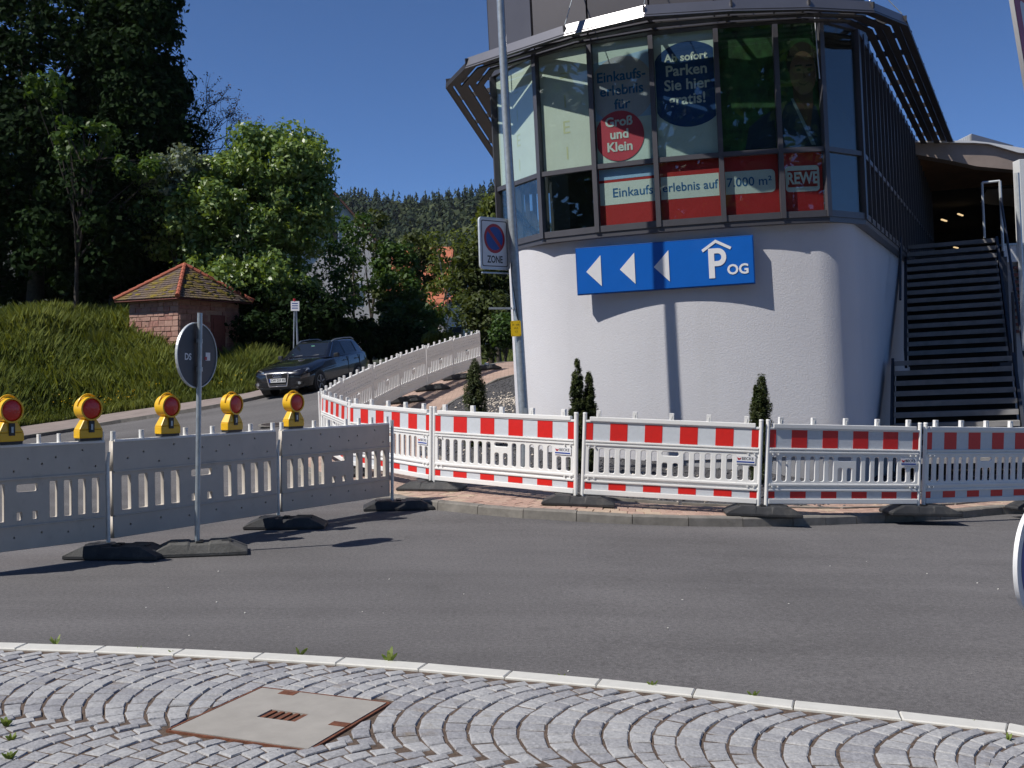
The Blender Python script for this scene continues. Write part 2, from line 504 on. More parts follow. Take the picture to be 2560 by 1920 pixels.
def g(x, y):
    """height of the street: falls gently to the right, climbs away to the back left"""
    xe = x + 3.0
    k = 1.45 * min(xe, 0.0) + 0.6 * min(max(xe, 0.0), 2.5)
    up = 0.115 * softplus(y - 17.0 + k)
    crest = 2.05 - 0.028 * (y - 38.0)
    up = smin(up, max(crest, 0.3), 0.25) if y > 26 else up
    up *= 1.0 - sstep(2.0, 6.0, x)
    return up - 0.025 * max(0.0, min(x, 12.0)) * sstep(0, 1.5, x)

def ray(px, py):
    return (px - 1280.0) / FPX, (YH - py) / FPX

def at(px, py, Y):
    a, b = ray(px, py)
    return Vector((a * Y, Y, CAM_H + b * Y))

def U(px, py, dz=0.0):
    """the point of the street surface that the pixel shows"""
    a, b = ray(px, py)
    Y, prev = 3.0, 3.0
    while Y < 120:
        if CAM_H + b * Y < g(a * Y, Y) + dz:
            lo, hi = prev, Y
            for _ in range(30):
                mid = (lo + hi) / 2
                if CAM_H + b * mid < g(a * mid, mid) + dz: hi = mid
                else: lo = mid
            Y = hi
            break
        prev = Y
        Y += 0.25
    return Vector((a * Y, Y, g(a * Y, Y) + dz))

def resample(pts, step, smooth=True):
    """evenly spaced points on a Catmull-Rom curve through 2-D points"""
    P = [np.array((p[0], p[1]), float) for p in pts]
    dense = []
    for i in range(len(P) - 1):
        p0, p1, p2, p3 = P[max(i-1, 0)], P[i], P[i+1], P[min(i+2, len(P)-1)]
        for k in range(24):
            t = k / 24
            dense.append(0.5*((2*p1) + (-p0+p2)*t + (2*p0-5*p1+4*p2-p3)*t*t + (-p0+3*p1-3*p2+p3)*t**3) if smooth else p1*(1-t)+p2*t)
    dense.append(P[-1])
    D = np.array(dense)
    s = np.concatenate([[0], np.cumsum(np.linalg.norm(np.diff(D, axis=0), axis=1))])
    n = max(2, int(round(s[-1] / step)) + 1)
    ss = np.linspace(0, s[-1], n)
    return np.stack([np.interp(ss, s, D[:, 0]), np.interp(ss, s, D[:, 1])], 1)

def normals2(C):
    T = np.gradient(C, axis=0)
    T /= np.linalg.norm(T, axis=1)[:, None]
    return np.stack([-T[:, 1], T[:, 0]], 1)      # left of the direction of travel

def strip(name, A, B, dz, mat, nseg=4, zf=g, kind='structure'):
    V, F = [], []
    n = len(A)
    for i in range(n):
        for k in range(nseg + 1):
            p = A[i] * (1 - k / nseg) + B[i] * (k / nseg)
            V.append((p[0], p[1], zf(p[0], p[1]) + dz))
    for i in range(n - 1):
        for k in range(nseg):
            a = i * (nseg + 1) + k
            F.append((a, a + 1, a + nseg + 2, a + nseg + 1))
    b = MB(); b.v, b.f = V, F
    o = b.build(name, mat, smooth=True)
    # faces up
    m = o.data
    if sum(p.normal.z for p in m.polygons) < 0: m.flip_normals()
    return tag(o, kind=kind)

# far pavement (left): kerb line and grass edge
kerb_left = [(-32, 19.5), (-24, 23.0), U(-120, 1125)[:2], U(54, 1097)[:2], U(243, 1066)[:2], U(472, 1031)[:2], U(641, 999)[:2], (-5.6, 35.0), (-3.6, 39.0), (-0.6, 45.0), (4, 53), (10, 62)]
edge_left = [(-33, 22.0), (-25, 25.2), U(-120, 1092, .1)[:2], U(51, 1066, .1)[:2], U(243, 1039, .1)[:2], U(445, 1009, .1)[:2], U(638, 978.5, .1)[:2], (-7.6, 37.0), (-5.4, 41.0), (-2.4, 47.0), (2, 55), (8, 64)]
KL = resample(kerb_left, 0.8)
EL = resample(edge_left, 0.8)
n_ = min(len(KL), len(EL))
KL = resample(kerb_left, 1.0)
idx = np.linspace(0, 1, 90)
def even(C, n):
    s = np.concatenate([[0], np.cumsum(np.linalg.norm(np.diff(C, axis=0), axis=1))])
    q = np.linspace(0, s[-1], n)
    return np.stack([np.interp(q, s, C[:, 0]), np.interp(q, s, C[:, 1])], 1)
KL, EL = even(KL, 90), even(EL, 90)

ELd = even(EL, 260)
def bank_d(x, y):
    """signed distance behind the grass edge (positive on the bank) and place along it"""
    d2 = (ELd[:, 0] - x) ** 2 + (ELd[:, 1] - y) ** 2
    i = int(np.argmin(d2))
    j = min(i + 1, len(ELd) - 1); h = max(i - 1, 0)
    tx, ty = ELd[j] - ELd[h]
    s = (x - ELd[i, 0]) * (-ty) + (y - ELd[i, 1]) * tx
    return math.copysign(math.sqrt(d2[i]), s), ELd[i, 0]

def bank_z(x, y):
    d, u = bank_d(x, y)
    base = g(x, y) + 0.12
    if d <= 0: return g(x, y) - 0.35
    B = 3.5 - 2.4 * sstep(-16.0, -10.2, u) - .45 * sstep(-10.2, -7, u)
    z = base * math.exp(-d / 25.0) + (1 - math.exp(-d / 25.0)) * 1.0
    lump = 0.10 * math.sin(1.7 * x + .6 * y) * min(1, d) + .07 * math.sin(3.1 * y - 1.1 * x) * min(1, d)
    return z + B * sstep(-0.8, 7.5, d) * (1.0) - B * 0.036 + lump + 0.05 * max(0, d - 8)

# ---------------- the street
def grid(name, xs, ys, zf, mat):
    V = [(x, y, zf(x, y)) for y in ys for x in xs]
    nx = len(xs)
    F = [(j*nx+i, j*nx+i+1, (j+1)*nx+i+1, (j+1)*nx+i) for j in range(len(ys)-1) for i in range(nx-1)]
    m = np_mesh(name, V, F)
    for p in m.polygons: p.use_smooth = True
    return tag(mobj(name, m, mat), kind='structure')

xs = list(np.linspace(-60, -24, 13)) + list(np.arange(-22, 14.1, 0.8)) + list(np.linspace(18, 60, 10))
ys = list(np.linspace(-45, 0, 12)) + list(np.arange(1.5, 66, 0.8))
def road_z(x, y):
    z = g(x, y)
    if y > 20 and x < 6:
        d, u = bank_d(x, y)
        if d > 1.2: z -= 0.6
    return z
grid("road", xs, ys, road_z, M["asphalt"])

gx = [-1500, -700, -350, -180, -110, -80, -60, -50] + list(np.arange(-44, 12, 0.9)) + [14, 18, 24, 34, 50, 80, 140, 300, 700, 1500]
gy = [-600, -200, -90, -50, -30, -10, 6, 12, 15] + list(np.arange(17, 70, 0.9)) + [74, 80, 90, 105, 125, 150, 190, 250, 400, 700, 1200]
def ground_z(x, y):
    if x > -50 and x < 12.5 and y > 16 and y < 110:
        d, u = bank_d(x, y)
        if d > 0: return min(bank_z(x, y), 6.5) if y < 72 else min(bank_z(x, y), 6.5) * max(0, 1 - (y - 72) / 60)
    if y >= 74: return -.5 if x > -20 else 0.5
    return g(x, y) - 0.4 if -60 < x < 50 else -0.5
grid("ground", gx, gy, ground_z, M["soil_grass"])

strip("far_pavement", KL, EL, 0.10, M["far_paving"], 3)
# its kerb face towards the street
NK = normals2(KL)
mbk = MB()
for i in range(len(KL) - 1):
    a, b = KL[i], KL[i+1]
    za, zb = g(*a), g(*b)
    na, nb = NK[i] * -.10, NK[i+1] * -.10
    mbk.add([(a[0]+na[0], a[1]+na[1], za-.02), (b[0]+nb[0], b[1]+nb[1], zb-.02), (b[0]+nb[0], b[1]+nb[1], zb+.096), (a[0]+na[0], a[1]+na[1], za+.096),
             (a[0], a[1], za+.10), (b[0], b[1], zb+.10)], [(0,1,2,3), (3,2,5,4)])
tag(mbk.build("far_kerb", M["kerb"]), kind='structure')

# ---------------- near pavement (right): kerb stones, pavers, paving sheet, gravel bed
kerb_pts = [(3.4, 41), (1.0, 37), (-0.3, 34), (-1.35, 31.4), (-2.05, 29.3), (-2.6, 27.2), (-3.05, 25.1), (-3.4, 23.0), (-3.7, 20.8), (-3.72, 18.7), (-3.2, 17.0), (-2.4, 15.55)]
kerb_pts += [tuple(U(px, py)[:2]) for px, py in ((978, 1262), (1103, 1277), (1300, 1296), (1544, 1310), (1750, 1317), (1960, 1317), (2176, 1309), (2366, 1300), (2560, 1284))]
kerb_pts += [(8.2, 14.6), (10.5, 17.2), (13.5, 21.5)]
KN = resample(kerb_pts, 0.30)
NN = normals2(KN)            # left of travel = towards the pavement side
def kp(s):
    i = s / 0.30
    i0 = int(min(max(i, 0), len(KN) - 2)); t = i - i0
    p = KN[i0] * (1 - t) + KN[i0+1] * t
    nrm = NN[i0] * (1 - t) + NN[i0+1] * t
    return p, nrm / np.linalg.norm(nrm)
KSTEP = float(np.mean(np.linalg.norm(np.diff(KN, axis=0), axis=1)))
def kpos(s):
    return kp(s / KSTEP * 0.30)
KLEN = KSTEP * (len(KN) - 1)

kerbroot = tag(empty("street_kerb", (KN[60][0], KN[60][1], g(*KN[60]))), kind='structure')
def local_to(o, v):
    return tuple(Vector(v) - o.location)
s = 0.0
kmesh_mats = [M["kerb"]]
while s < KLEN - 0.7:
    (p0, n0) = kpos(s)
    ln = 0.63 if p0[0] < 3 else 0.46
    e = s + ln - 0.008
    (p1, n1) = kpos(e)
    j = rnd.uniform(-.004, .004)
    wv = 0.15
    ps = []
    for (p, nn) in ((p0, n0), (p1, n1)):
        q = p + nn * wv
        zb = g(*p)
        ps.append([(p[0], p[1], zb - .08), (p[0] + nn[0]*.012, p[1] + nn[1]*.012, zb + .090 + j), (p[0] + nn[0]*.028, p[1] + nn[1]*.028, zb + .106 + j),
                   (q[0], q[1], g(*q) + .106 + j), (q[0], q[1], zb - .08)])
    mb = MB()
    mb.v = [local_to(kerbroot, v) for v in ps[0] + ps[1]]
    mb.f = [(0,1,6,5), (1,2,7,6), (2,3,8,7), (3,4,9,8), (4,3,2,1,0), (5,6,7,8,9)]
    mb.build("kerb_stone", M["kerb"], kerbroot)
    s += ln

# paving sheet behind the kerb; its inner edge is the gravel bed's edging
bed_pts = [(7.5, 41), (4.0, 37.5)] + [tuple(U(px, py, .1)[:2]) for px, py in ((1283, 938), (1215, 962), (1165, 985), (1125, 1007), (1097, 1030))]
bed_pts += [(-1.55, 18.3), tuple(U(1090, 1139, .1)[:2]), tuple(U(1163, 1183, .1)[:2]), (.75, 14.1), (2.0, 13.45), (3.6, 13.35), (5.0, 13.9), (6.6, 15.0), (8.5, 17.0), (11, 20.5)]
BD = even(resample(bed_pts, .3), 140)
KN2 = even(KN, 140)
N2 = normals2(KN2)
def pave_z(x, y): return g(x, y)
strip("near_pavement", KN2 + N2 * .14, BD, 0.094, M["paving"], 6)
# individual pavers along the kerb where they can be told apart
pav = tag(empty("paver_border", (0.5, 13.0, .1)), kind='structure')
s_lo = min(range(len(KN)), key=lambda i: abs(KN[i][0] + 1.6) + abs(KN[i][1] - 14.4)) * KSTEP
s_hi = min(range(len(KN)), key=lambda i: abs(KN[i][0] - 7.0) + abs(KN[i][1] - 13.7)) * KSTEP
cnt = 0
for row in range(4):
    s = s_lo + (row % 2) * .1
    while s < s_hi:
        d0, d1 = .156 + row * .205, .156 + row * .205 + .199
        qs = []
        jz = rnd.uniform(-.003, .003) + .107
        for (ss, dd) in ((s, d0), (s + .195, d0), (s + .195, d1), (s, d1)):
            p, nn = kpos(ss)
            q = p + nn * dd
            qs.append((q[0], q[1], g(*q) + jz))
        cx = sum(q[0] for q in qs) / 4; cy = sum(q[1] for q in qs) / 4
        # stay in front of the gravel bed
        dmin = np.min((BD[:, 0] - cx) ** 2 + (BD[:, 1] - cy) ** 2)
        vs = [local_to(pav, v) for v in qs]
        c = Vector((sum(v[0] for v in vs)/4, sum(v[1] for v in vs)/4, 0))
        top = [(v[0] + (c.x - v[0]) * .05, v[1] + (c.y - v[1]) * .05, v[2]) for v in vs]
        mid = [(v[0], v[1], v[2] - .006) for v in vs]
        bot = [(v[0], v[1], v[2] - .06) for v in vs]
        mb = MB(); mb.v = bot + mid + top
        mb.f = [(8,9,10,11)] + [(4+i, 4+(i+1)%4, 8+(i+1)%4, 8+i) for i in range(4)] + [(i, (i+1)%4, 4+(i+1)%4, 4+i) for i in range(4)]
        mb.build("paver", rnd.choice([M["paver_a"], M["paver_b"], M["paver_a"], M["paver_c"]]), pav)
        s += .203; cnt += 1

# gravel bed
def bed_z(x, y):
    return g(x, y) + 0.10
inner = np.array([[8.5, 41], [6.0, 38], [3.5, 34], [2.2, 30], [1.4, 27], [1.0, 24.5], [.9, 23], [.9, 20.8], [1.2, 19.6], [1.9, 18.6], [2.9, 17.9], [4.0, 17.7], [5.2, 18.0], [6.3, 19.0], [7.6, 20.5], [9.5, 22], [12, 25]], float)
IN = even(resample(inner, .3), 140)
def bed_z2(x, y):
    return g(x, y) + .085 + .035 * math.sin(2.1*x+.7*y) * math.sin(1.3*y-.4*x)
strip("gravel_bed", BD, IN, 0.0, M["gravel"], 14, zf=bed_z2)
# edging stones of the bed
edg = tag(empty("bed_edging", (BD[40][0], BD[40][1], g(*BD[40]))), kind='structure')
EB = resample(bed_pts, .02)
NB = normals2(EB)
i = 0
while i < len(EB) - 52:
    a, b = EB[i], EB[i+48]
    na, nb = NB[i], NB[i+48]
    mb = MB()
    vs = []
    for zz in (0.0, .125):
        for (p, nn, t) in ((a, na, 0), (b, nb, 0), (b, nb, 1), (a, na, 1)):
            q = p + nn * .06 * t
            vs.append(local_to(edg, (q[0], q[1], g(*q) + zz)))
    mb.hexa(vs)
    mb.build("edging_stone", M["kerb"], edg)
    i += 50

# loose stones on the bed (nobody could count them)
def stones(name, pts, smin_, smax_, mat, zf, seed=1):
    rs = np.random.RandomState(seed)
    base = np.array([(1,0,0),(-1,0,0),(0,1,0),(0,-1,0),(0,0,1),(0,0,-1)], float)
    tri = np.array([(0,2,4),(2,1,4),(1,3,4),(3,0,4),(2,0,5),(1,2,5),(3,1,5),(0,3,5)])
    V, F = [], []
    for k, (x, y) in enumerate(pts):
        sz = rs.uniform(smin_, smax_)
        v = base * (rs.uniform(.6, 1.2, (6, 1))) * sz * np.array([1, 1, .65])
        a = rs.uniform(0, 6.3); ca, sa = math.cos(a), math.sin(a)
        v = v @ np.array([[ca, sa, 0], [-sa, ca, 0], [0, 0, 1]])
        v += np.array([x, y, zf(x, y) + sz * .3])
        V.append(v); F.append(tri + 6 * k)
    return mobj(name, np_mesh(name, np.concatenate(V), np.concatenate(F)), mat)

def in_bed(x, y):
    i = int(np.argmin((BD[:, 0] - x) ** 2 + (BD[:, 1] - y) ** 2))
    d = (IN[i] - BD[i])
    return float(np.dot([x - BD[i, 0], y - BD[i, 1]], d)) > 0.06 * np.linalg.norm(d)
rs = np.random.RandomState(3)
pts_d, pts_w = [], []
while len(pts_d) < 5200:
    i = rs.randint(18, 128); t = rs.uniform(.03, .95)
    p = BD[i] * (1-t) + IN[i] * t + rs.normal(0, .05, 2)
    if in_bed(*p): pts_d.append(p)
cw = U(1262, 1003, .1)
while len(pts_w) < 900:
    if rs.uniform() < .55:
        p = np.array(cw[:2]) + rs.normal(0, 1, 2) * np.array([.42, 1.0])
    else:
        i = rs.randint(62, 122); t = rs.uniform(.1, .95)
        p = BD[i] * (1-t) + IN[i] * t
    if in_bed(*p): pts_w.append(p)
tag(stones("dark_gravel", pts_d, .012, .035, M["stone_dark"], bed_z2), "loose dark grey crushed stone lying in the bed by the white wall", "gravel", kind='stuff')
tag(stones("pale_gravel", pts_w, .012, .036, M["stone_white"], bed_z2, 2), "pale chips of stone scattered over the dark gravel bed", "gravel", kind='stuff')

# ---------------- cobbled apron in the foreground
ap = [(-60, 1614.0), (0, 1614.6), (226, 1621), (452, 1630), (720, 1644), (1000, 1662), (1280, 1686), (1500, 1706), (1740, 1731), (2100, 1773.5), (2560, 1825)]
a0 = U(-60, 1614)
AP = [(-9.5, 6.2), (-6.5, 6.72), (-4.6, 6.78)] + [tuple(U(px, py)[:2]) for px, py in ap[1:]] + [(3.3, 4.5), (4.5, 3.5), (5.6, 2.0)]
AC = resample(AP, 0.02)
ANs = -normals2(AC)                                # towards the camera
ASTEP = float(np.mean(np.linalg.norm(np.diff(AC, axis=0), axis=1)))
def aps(s, d):
    i = min(max(s / ASTEP, 0), len(AC) - 2); i0 = int(i); t = i - i0
    p = AC[i0]*(1-t) + AC[i0+1]*t
    nn = ANs[i0]
    return p + nn * d
ALEN = ASTEP * (len(AC) - 1)
wk = tag(empty("apron_kerb", (0, 7.2, 0)), kind='structure')
s = .13
while s < ALEN - .6:
    ps = []
    ln = .494
    jj = rnd.uniform(-.002, .002)
    bot, mid, top = [], [], []
    for (ss, dd) in ((s, 0), (s+ln, 0), (s+ln, .135), (s, .135)):
        q = aps(ss, dd); z = g(*q)
        bot.append((q[0], q[1], z-.06)); mid.append((q[0], q[1], z+.014+jj))
    for (ss, dd) in ((s+.006, .006), (s+ln-.006, .006), (s+ln-.006, .129), (s+.006, .129)):
        q = aps(ss, dd); z = g(*q)
        top.append((q[0], q[1], z+.020+jj))
    mb = MB(); mb.v = [local_to(wk, v) for v in bot+mid+top]
    mb.f = [(8,9,10,11)] + [(4+i, 4+(i+1)%4, 8+(i+1)%4, 8+i) for i in range(4)] + [(i, (i+1)%4, 4+(i+1)%4, 4+i) for i in range(4)]
    mb.build("kerb_stone", M["white_kerb"], wk)
    s += .5
# soil between the stones
SA = np.array([aps(q, .13) for q in np.linspace(0, ALEN, 120)]); SB = np.array([aps(q, 5.5) for q in np.linspace(0, ALEN, 120)])
SB[:, 1] = np.minimum(SA[:, 1] - .3, np.maximum(SB[:, 1], .5)); SB[:, 0] = SA[:, 0] * .9
apron = strip("cobbled_apron", SA, SB, 0.005, M["joint"], 8)
# access cover: a concrete plate in a rusty frame
cov = [U(418, 1822), U(768, 1880), U(985, 1770), U(648, 1735)]
cc = sum(cov, Vector()) / 4
ang = math.atan2((cov[1] - cov[0]).y + (cov[2] - cov[3]).y, (cov[1] - cov[0]).x + (cov[2] - cov[3]).x)
CS = .375
cosA, sinA = math.cos(ang), math.sin(ang)
def in_cover(x, y, m=0.0):
    dx, dy = x - cc.x, y - cc.y
    u = dx*cosA + dy*sinA; v = -dx*sinA + dy*cosA
    return abs(u) < CS + m and abs(v) < CS + m
cv = tag(empty("access_cover", (cc.x, cc.y, g(cc.x, cc.y)), (0, 0, ang)), "square concrete access cover in a rusty frame set into the cobbles", "access cover")
mb = MB()
for (a, b) in (((-CS,-CS),(CS,-CS)), ((CS,-CS),(CS,CS)), ((CS,CS),(-CS,CS)), ((-CS,CS),(-CS,-CS))):
    mb.bar((a[0], a[1], -.006), (b[0], b[1], -.006), .012, .042)
mb.build("frame", M["rust"], cv)
gs = .105
mb = MB()
for (x0, x1, y0, y1) in ((-CS+.014, CS-.014, -CS+.014, -gs*.6), (-CS+.014, CS-.014, gs*.6, CS-.014), (-CS+.014, -gs, -gs*.6, gs*.6), (gs, CS-.014, -gs*.6, gs*.6)):
    mb.box(x0, x1, y0, y1, -.05, .0165)
mb.build("concrete_plate", M["cover_concrete"], cv)
gr = MB()
for k in range(5):
    x = -gs + .02 + k * (2*gs - .04) / 4
    gr.box(x - .011, x + .011, -gs*.6, gs*.6, -.03, .012)
gr.build("grate", M["rust"], cv)
mb = MB().box(-gs, gs, -gs*.6, gs*.6, -.06, -.045); mb.build("grate_pit", M["lamp_black"], cv)
for (u, v) in ((CS-.055, -.02), (-.18, CS-.05)):
    MB().box(u-.045, u+.045, v-.028, v+.028, .012, .0185).build("lifting_lug", M["rust"], cv)

# cobbles laid in segmental arcs
PITCH, LONG, PHM, R0 = .118, .128, R(50), .80
W_ = 2 * R0 * math.sin(PHM)
cob = []
rs = np.random.RandomState(5)
def out_of_cover(p, m=.014):
    dx, dy = p[0] - cc.x, p[1] - cc.y
    u = dx*cosA + dy*sinA; v = -dx*sinA + dy*cosA
    L = CS + m
    if abs(u) < L and abs(v) < L:
        if L - abs(u) < L - abs(v): u = math.copysign(L, u)
        else: v = math.copysign(L, v)
        return np.array([cc.x + u*cosA - v*sinA, cc.y + u*sinA + v*cosA])
    return p
for band in range(4):
    s_off = rs.uniform(0, .1)
    mid_d = .137 + W_ * (.955 * band + .5)
    for i in range(int(ALEN / PITCH) + 8):
        nst = int(round(2 * R0 * PHM / LONG))
        ph0 = rs.uniform(-.5, .5) / nst
        cuts = [-PHM] + [-PHM + 2*PHM * (j + ph0 + rs.uniform(-.14, .14)) / nst for j in range(1, nst)] + [PHM]
        gj = .0045 + rs.uniform(0, .0035)
        for j in range(nst):
            g2 = (.0034 + rs.uniform(0, .003)) / R0
            a0, a1 = cuts[j] + g2, cuts[j+1] - g2
            ts = i * PITCH + s_off
            P = []
            for (a, fr_) in ((a0, gj), (a1, gj), (a1, PITCH*math.cos(a1) - gj*.6), (a0, PITCH*math.cos(a0) - gj*.6)):
                tt = ts - R0*math.cos(a) + R0*math.cos(PHM)*.4 + fr_*math.cos(a)
                dd = R0*math.sin(a) - fr_*math.sin(a)
                P.append((tt, mid_d + dd))
            if min(p[0] for p in P) < .05: continue
            P = [(p[0], max(p[1], .140)) for p in P]
            P = [aps(*p) + rs.uniform(-.0045, .0045, 2) for p in P]
            c = sum(P) / 4
            if c[1] < 4.25 or abs(c[0] / c[1]) > .62 or in_cover(c[0], c[1], .0): continue
            P = [out_of_cover(p) for p in P]
            c = sum(P) / 4
            ar = abs(sum(P[q][0]*P[(q+1) % 4][1] - P[(q+1) % 4][0]*P[q][1] for q in range(4))) / 2
            if ar < .0012: continue
            cob.append((c, P, rs.uniform(-.004, .004)))
def cob_mesh(items, org):
    mb = MB()
    for (c, P, dz) in items:
        z0 = g(*c)
        bot = [(p[0], p[1], z0 - .035) for p in P]
        mid = [(p[0], p[1], z0 + .005 + dz + rs.uniform(-.002, .002)) for p in P]
        top = [(p[0] + (c[0]-p[0])*.10, p[1] + (c[1]-p[1])*.10, z0 + .0115 + dz + rs.uniform(-.002, .002)) for p in P]
        cen = (c[0] + rs.uniform(-.01, .01), c[1] + rs.uniform(-.01, .01), z0 + .0145 + dz)
        mb.add([tuple(Vector(v) - org) for v in bot+mid+top+[cen]],
               [(8,9,12), (9,10,12), (10,11,12), (11,8,12)] + [(4+i, 4+(i+1)%4, 8+(i+1)%4, 8+i) for i in range(4)] + [(i, (i+1)%4, 4+(i+1)%4, 4+i) for i in range(4)])
    return mb
def in_view(c):
    px = 1280 + FPX * c[0] / c[1]; py = YH + FPX * CAM_H / c[1]
    return -10 < px < 2570 and py < 1925
vis = sorted([c for c in cob if in_view(c[0])], key=lambda c: c[0][1])
near = vis[:300]; nid = set(id(c) for c in near)
zero = Vector((0, 0, 0))
gm = [M["granite"], M["granite_b"], M["granite"], M["granite_c"], M["granite_b"]]
for k, c in enumerate(near):
    cob_mesh([c], zero).build("cobble", gm[int(rs.randint(0, 5))], apron, smooth=False)
rest = [c for c in cob if id(c) not in nid]
parts = [[], [], []]
o = None
mb = cob_mesh(rest, zero)
o = mb.build("cobbles", None, apron)
o.data.materials.append(M["granite"]); o.data.materials.append(M["granite_b"]); o.data.materials.append(M["granite_c"])
mi = np.repeat(rs.choice([0, 0, 1, 1, 2], len(rest)), 12).astype(np.int32)
if len(mi) == len(o.data.polygons): o.data.polygons.foreach_set("material_index", mi)
tag(o, kind='stuff')

# ------------------------------------------------------------------ the round-fronted shop building
LEAN = R(-2.8)
PV = Vector((3.0, 18.5, 2.5))
RL = Matrix.Rotation(LEAN, 3, 'Y')
RLi = RL.inverted()
def unlean(p): return PV + RLi @ (Vector(p) - PV)
class Frame:
    """a thing whose parts are given in upright building coordinates"""
    def __init__(s, name, base):
        s.base = Vector(base)
        s.o = empty(name, PV + RL @ (s.base - PV), (0, LEAN, 0))
    def l(s, x, y=None, z=None):
        p = Vector(x) if y is None else Vector((x, y, z))
        return tuple(p - s.base)

A_L, A_M = -25.5, 1.0                                  # the wall is three arcs: tight left, flat front, tight right corner
RMID, RLEFT, R2 = 8.5, 1.75, .90
C7 = Vector((4.657, 25.695))
def nrm_a(a): return Vector((math.sin(R(a)), -math.cos(R(a))))
CL = C7 + nrm_a(A_L) * (RMID - RLEFT)
C2 = C7 + nrm_a(A_M) * (RMID - R2)
def cpt(a, off=0.0):
    if a < A_L: return CL + nrm_a(a) * (RLEFT + off)
    if a < A_M: return C7 + nrm_a(a) * (RMID + off)
    return C2 + nrm_a(a) * (R2 + off)
c2pt = cpt
def alpha_of(px, off=.13):
    lo, hi = -80.0, 65.0
    for _ in range(50):
        m = (lo + hi) / 2
        p = cpt(m, off)
        if 1280 + FPX * p.x / p.y < px: lo = m
        else: hi = m
    return lo
def near_a(p):
    return min(np.linspace(-98, 65, 641), key=lambda a: (cpt(a) - Vector((p[0], p[1]))).length)
HR = Vector((math.cos(R(65)), math.sin(R(65))))       # direction of the right facade
HLf = Vector((.14, .99)).normalized()                 # direction of the left facade

B = Frame("shop_building", (3.0, 18.5, 0.0))
tag(B.o, "round fronted grey shop building with white rendered wall below glazed upper floor", "building")
Z_SILL, Z_TR, Z_TOP = 3.98, 5.08, 7.15
# rendered wall
prof = [cpt(-98) + HLf * t for t in (14, 7, 0)]
prof_a = list(np.linspace(-98, 65, 110))[1:]
prof += [cpt(a) for a in prof_a]
prof += [c2pt(65) + HR * t for t in (3, 8, 15.1)]
mb = MB()
zs = [0.33, 1.2, 2.2, 3.2, Z_SILL - .02]
for z in zs:
    for p in prof: mb.v.append(B.l(p.x, p.y, z))
n = len(prof)
for j in range(len(zs) - 1):
    for i in range(n - 1):
        mb.f.append((j*n+i, j*n+i+1, (j+1)*n+i+1, (j+1)*n+i))
o = mb.build("rendered_wall", M["stucco"], B.o, smooth=True)
mb = MB()
for z in (-.7, .34):
    for k, p in enumerate(prof):
        q = p - nrm_a(prof_a[k-3]) * .025 if 3 <= k < 3 + len(prof_a) else p
        mb.v.append(B.l(q.x, q.y, z))
for i in range(n - 1): mb.f.append((i, i+1, n+i+1, n+i))
mb.build("plinth", M["plinth"], B.o, smooth=True)

OG = .13
gl_pts = [cpt(-98, OG) + HLf * (1.4 * k) for k in range(9, 0, -1)]
n_left = len(gl_pts)
gl_pts += [cpt(a, OG) for a in (-98, -82, alpha_of(1371), alpha_of(1507), alpha_of(1660), alpha_of(1822), alpha_of(1970))]
gl_pts += [cpt(alpha_of(2082), OG), c2pt(65, OG)]
n_str = len(gl_pts) - 1
gl_pts += [c2pt(65, OG) + HR * (.62 * k) for k in range(1, 25)]
def seg(i):
    a, b = gl_pts[i], gl_pts[i+1]
    u = (b - a); L = u.length; u = u / L
    return a, u, L, Vector((u.y, -u.x)), math.atan2(u.y, u.x)

# deck slab edge / soffit under the glazing
mb = MB()
pin = [p - seg(min(i, len(gl_pts)-2))[3] * .6 for i, p in enumerate(gl_pts)]
pout = [p + seg(min(i, len(gl_pts)-2))[3] * .03 for i, p in enumerate(gl_pts)]
nn_ = len(gl_pts)
for z in (Z_SILL - .03, Z_SILL + .05):
    mb.v += [B.l(p.x, p.y, z) for p in pout]
mb.v += [B.l(p.x, p.y, Z_SILL - .03) for p in pin]
for i in range(nn_ - 1):
    mb.f += [(i, i+1, nn_+i+1, nn_+i), (2*nn_+i, 2*nn_+i+1, i+1, i)]
mb.build("sill", M["frame"], B.o)

def mull(i, z0, z1, wid=.07, dep=.12):
    a = gl_pts[i]
    s0 = seg(min(i, len(gl_pts)-2)); s1 = seg(max(i-1, 0))
    nn = (s0[3] + s1[3]).normalized()
    u = Vector((-nn.y, nn.x))
    b = MB()
    vs = []
    for z in (z0, z1):
        for (iu, inn) in ((-1, 1), (1, 1), (1, -1), (-1, -1)):
            p = a + u * (wid/2*iu) + nn * ((dep/2)*inn + .005)
            vs.append(B.l(p.x, p.y, z))
    b.hexa(vs)
    return b.build("mullion", M["frame"], B.o)
for i in range(len(gl_pts)):
    thin = i > n_str or i < n_left - 2
    mull(i, Z_SILL + .05, Z_TOP, .05 if thin else .075, .12)
def hbar(i, zc, h, dep=.09, name="transom"):
    a, u, L, nn, th = seg(i)
    b = MB().box(.03, L - .03, -dep/2 - .002, dep/2, -h/2, h/2)
    return b.build(name, M["frame"], B.o, loc=B.l(a.x, a.y, zc), rot=(0, 0, th))
for i in range(len(gl_pts) - 1):
    hbar(i, Z_SILL + .10, .10, name="bottom_rail")
    hbar(i, Z_TR, .075)
    hbar(i, Z_TOP - .05, .10, name="top_rail")
    a, u, L, nn, th = seg(i)
    for (z0, z1) in ((Z_SILL + .15, Z_TR - .0375), (Z_TR + .0375, Z_TOP - .10)):
        b = MB().box(.035, L - .035, -.006, .006, 0, z1 - z0)
        b.build("window_pane", M["pane_glass"], B.o, loc=B.l(a.x, a.y, z0), rot=(0, 0, th))
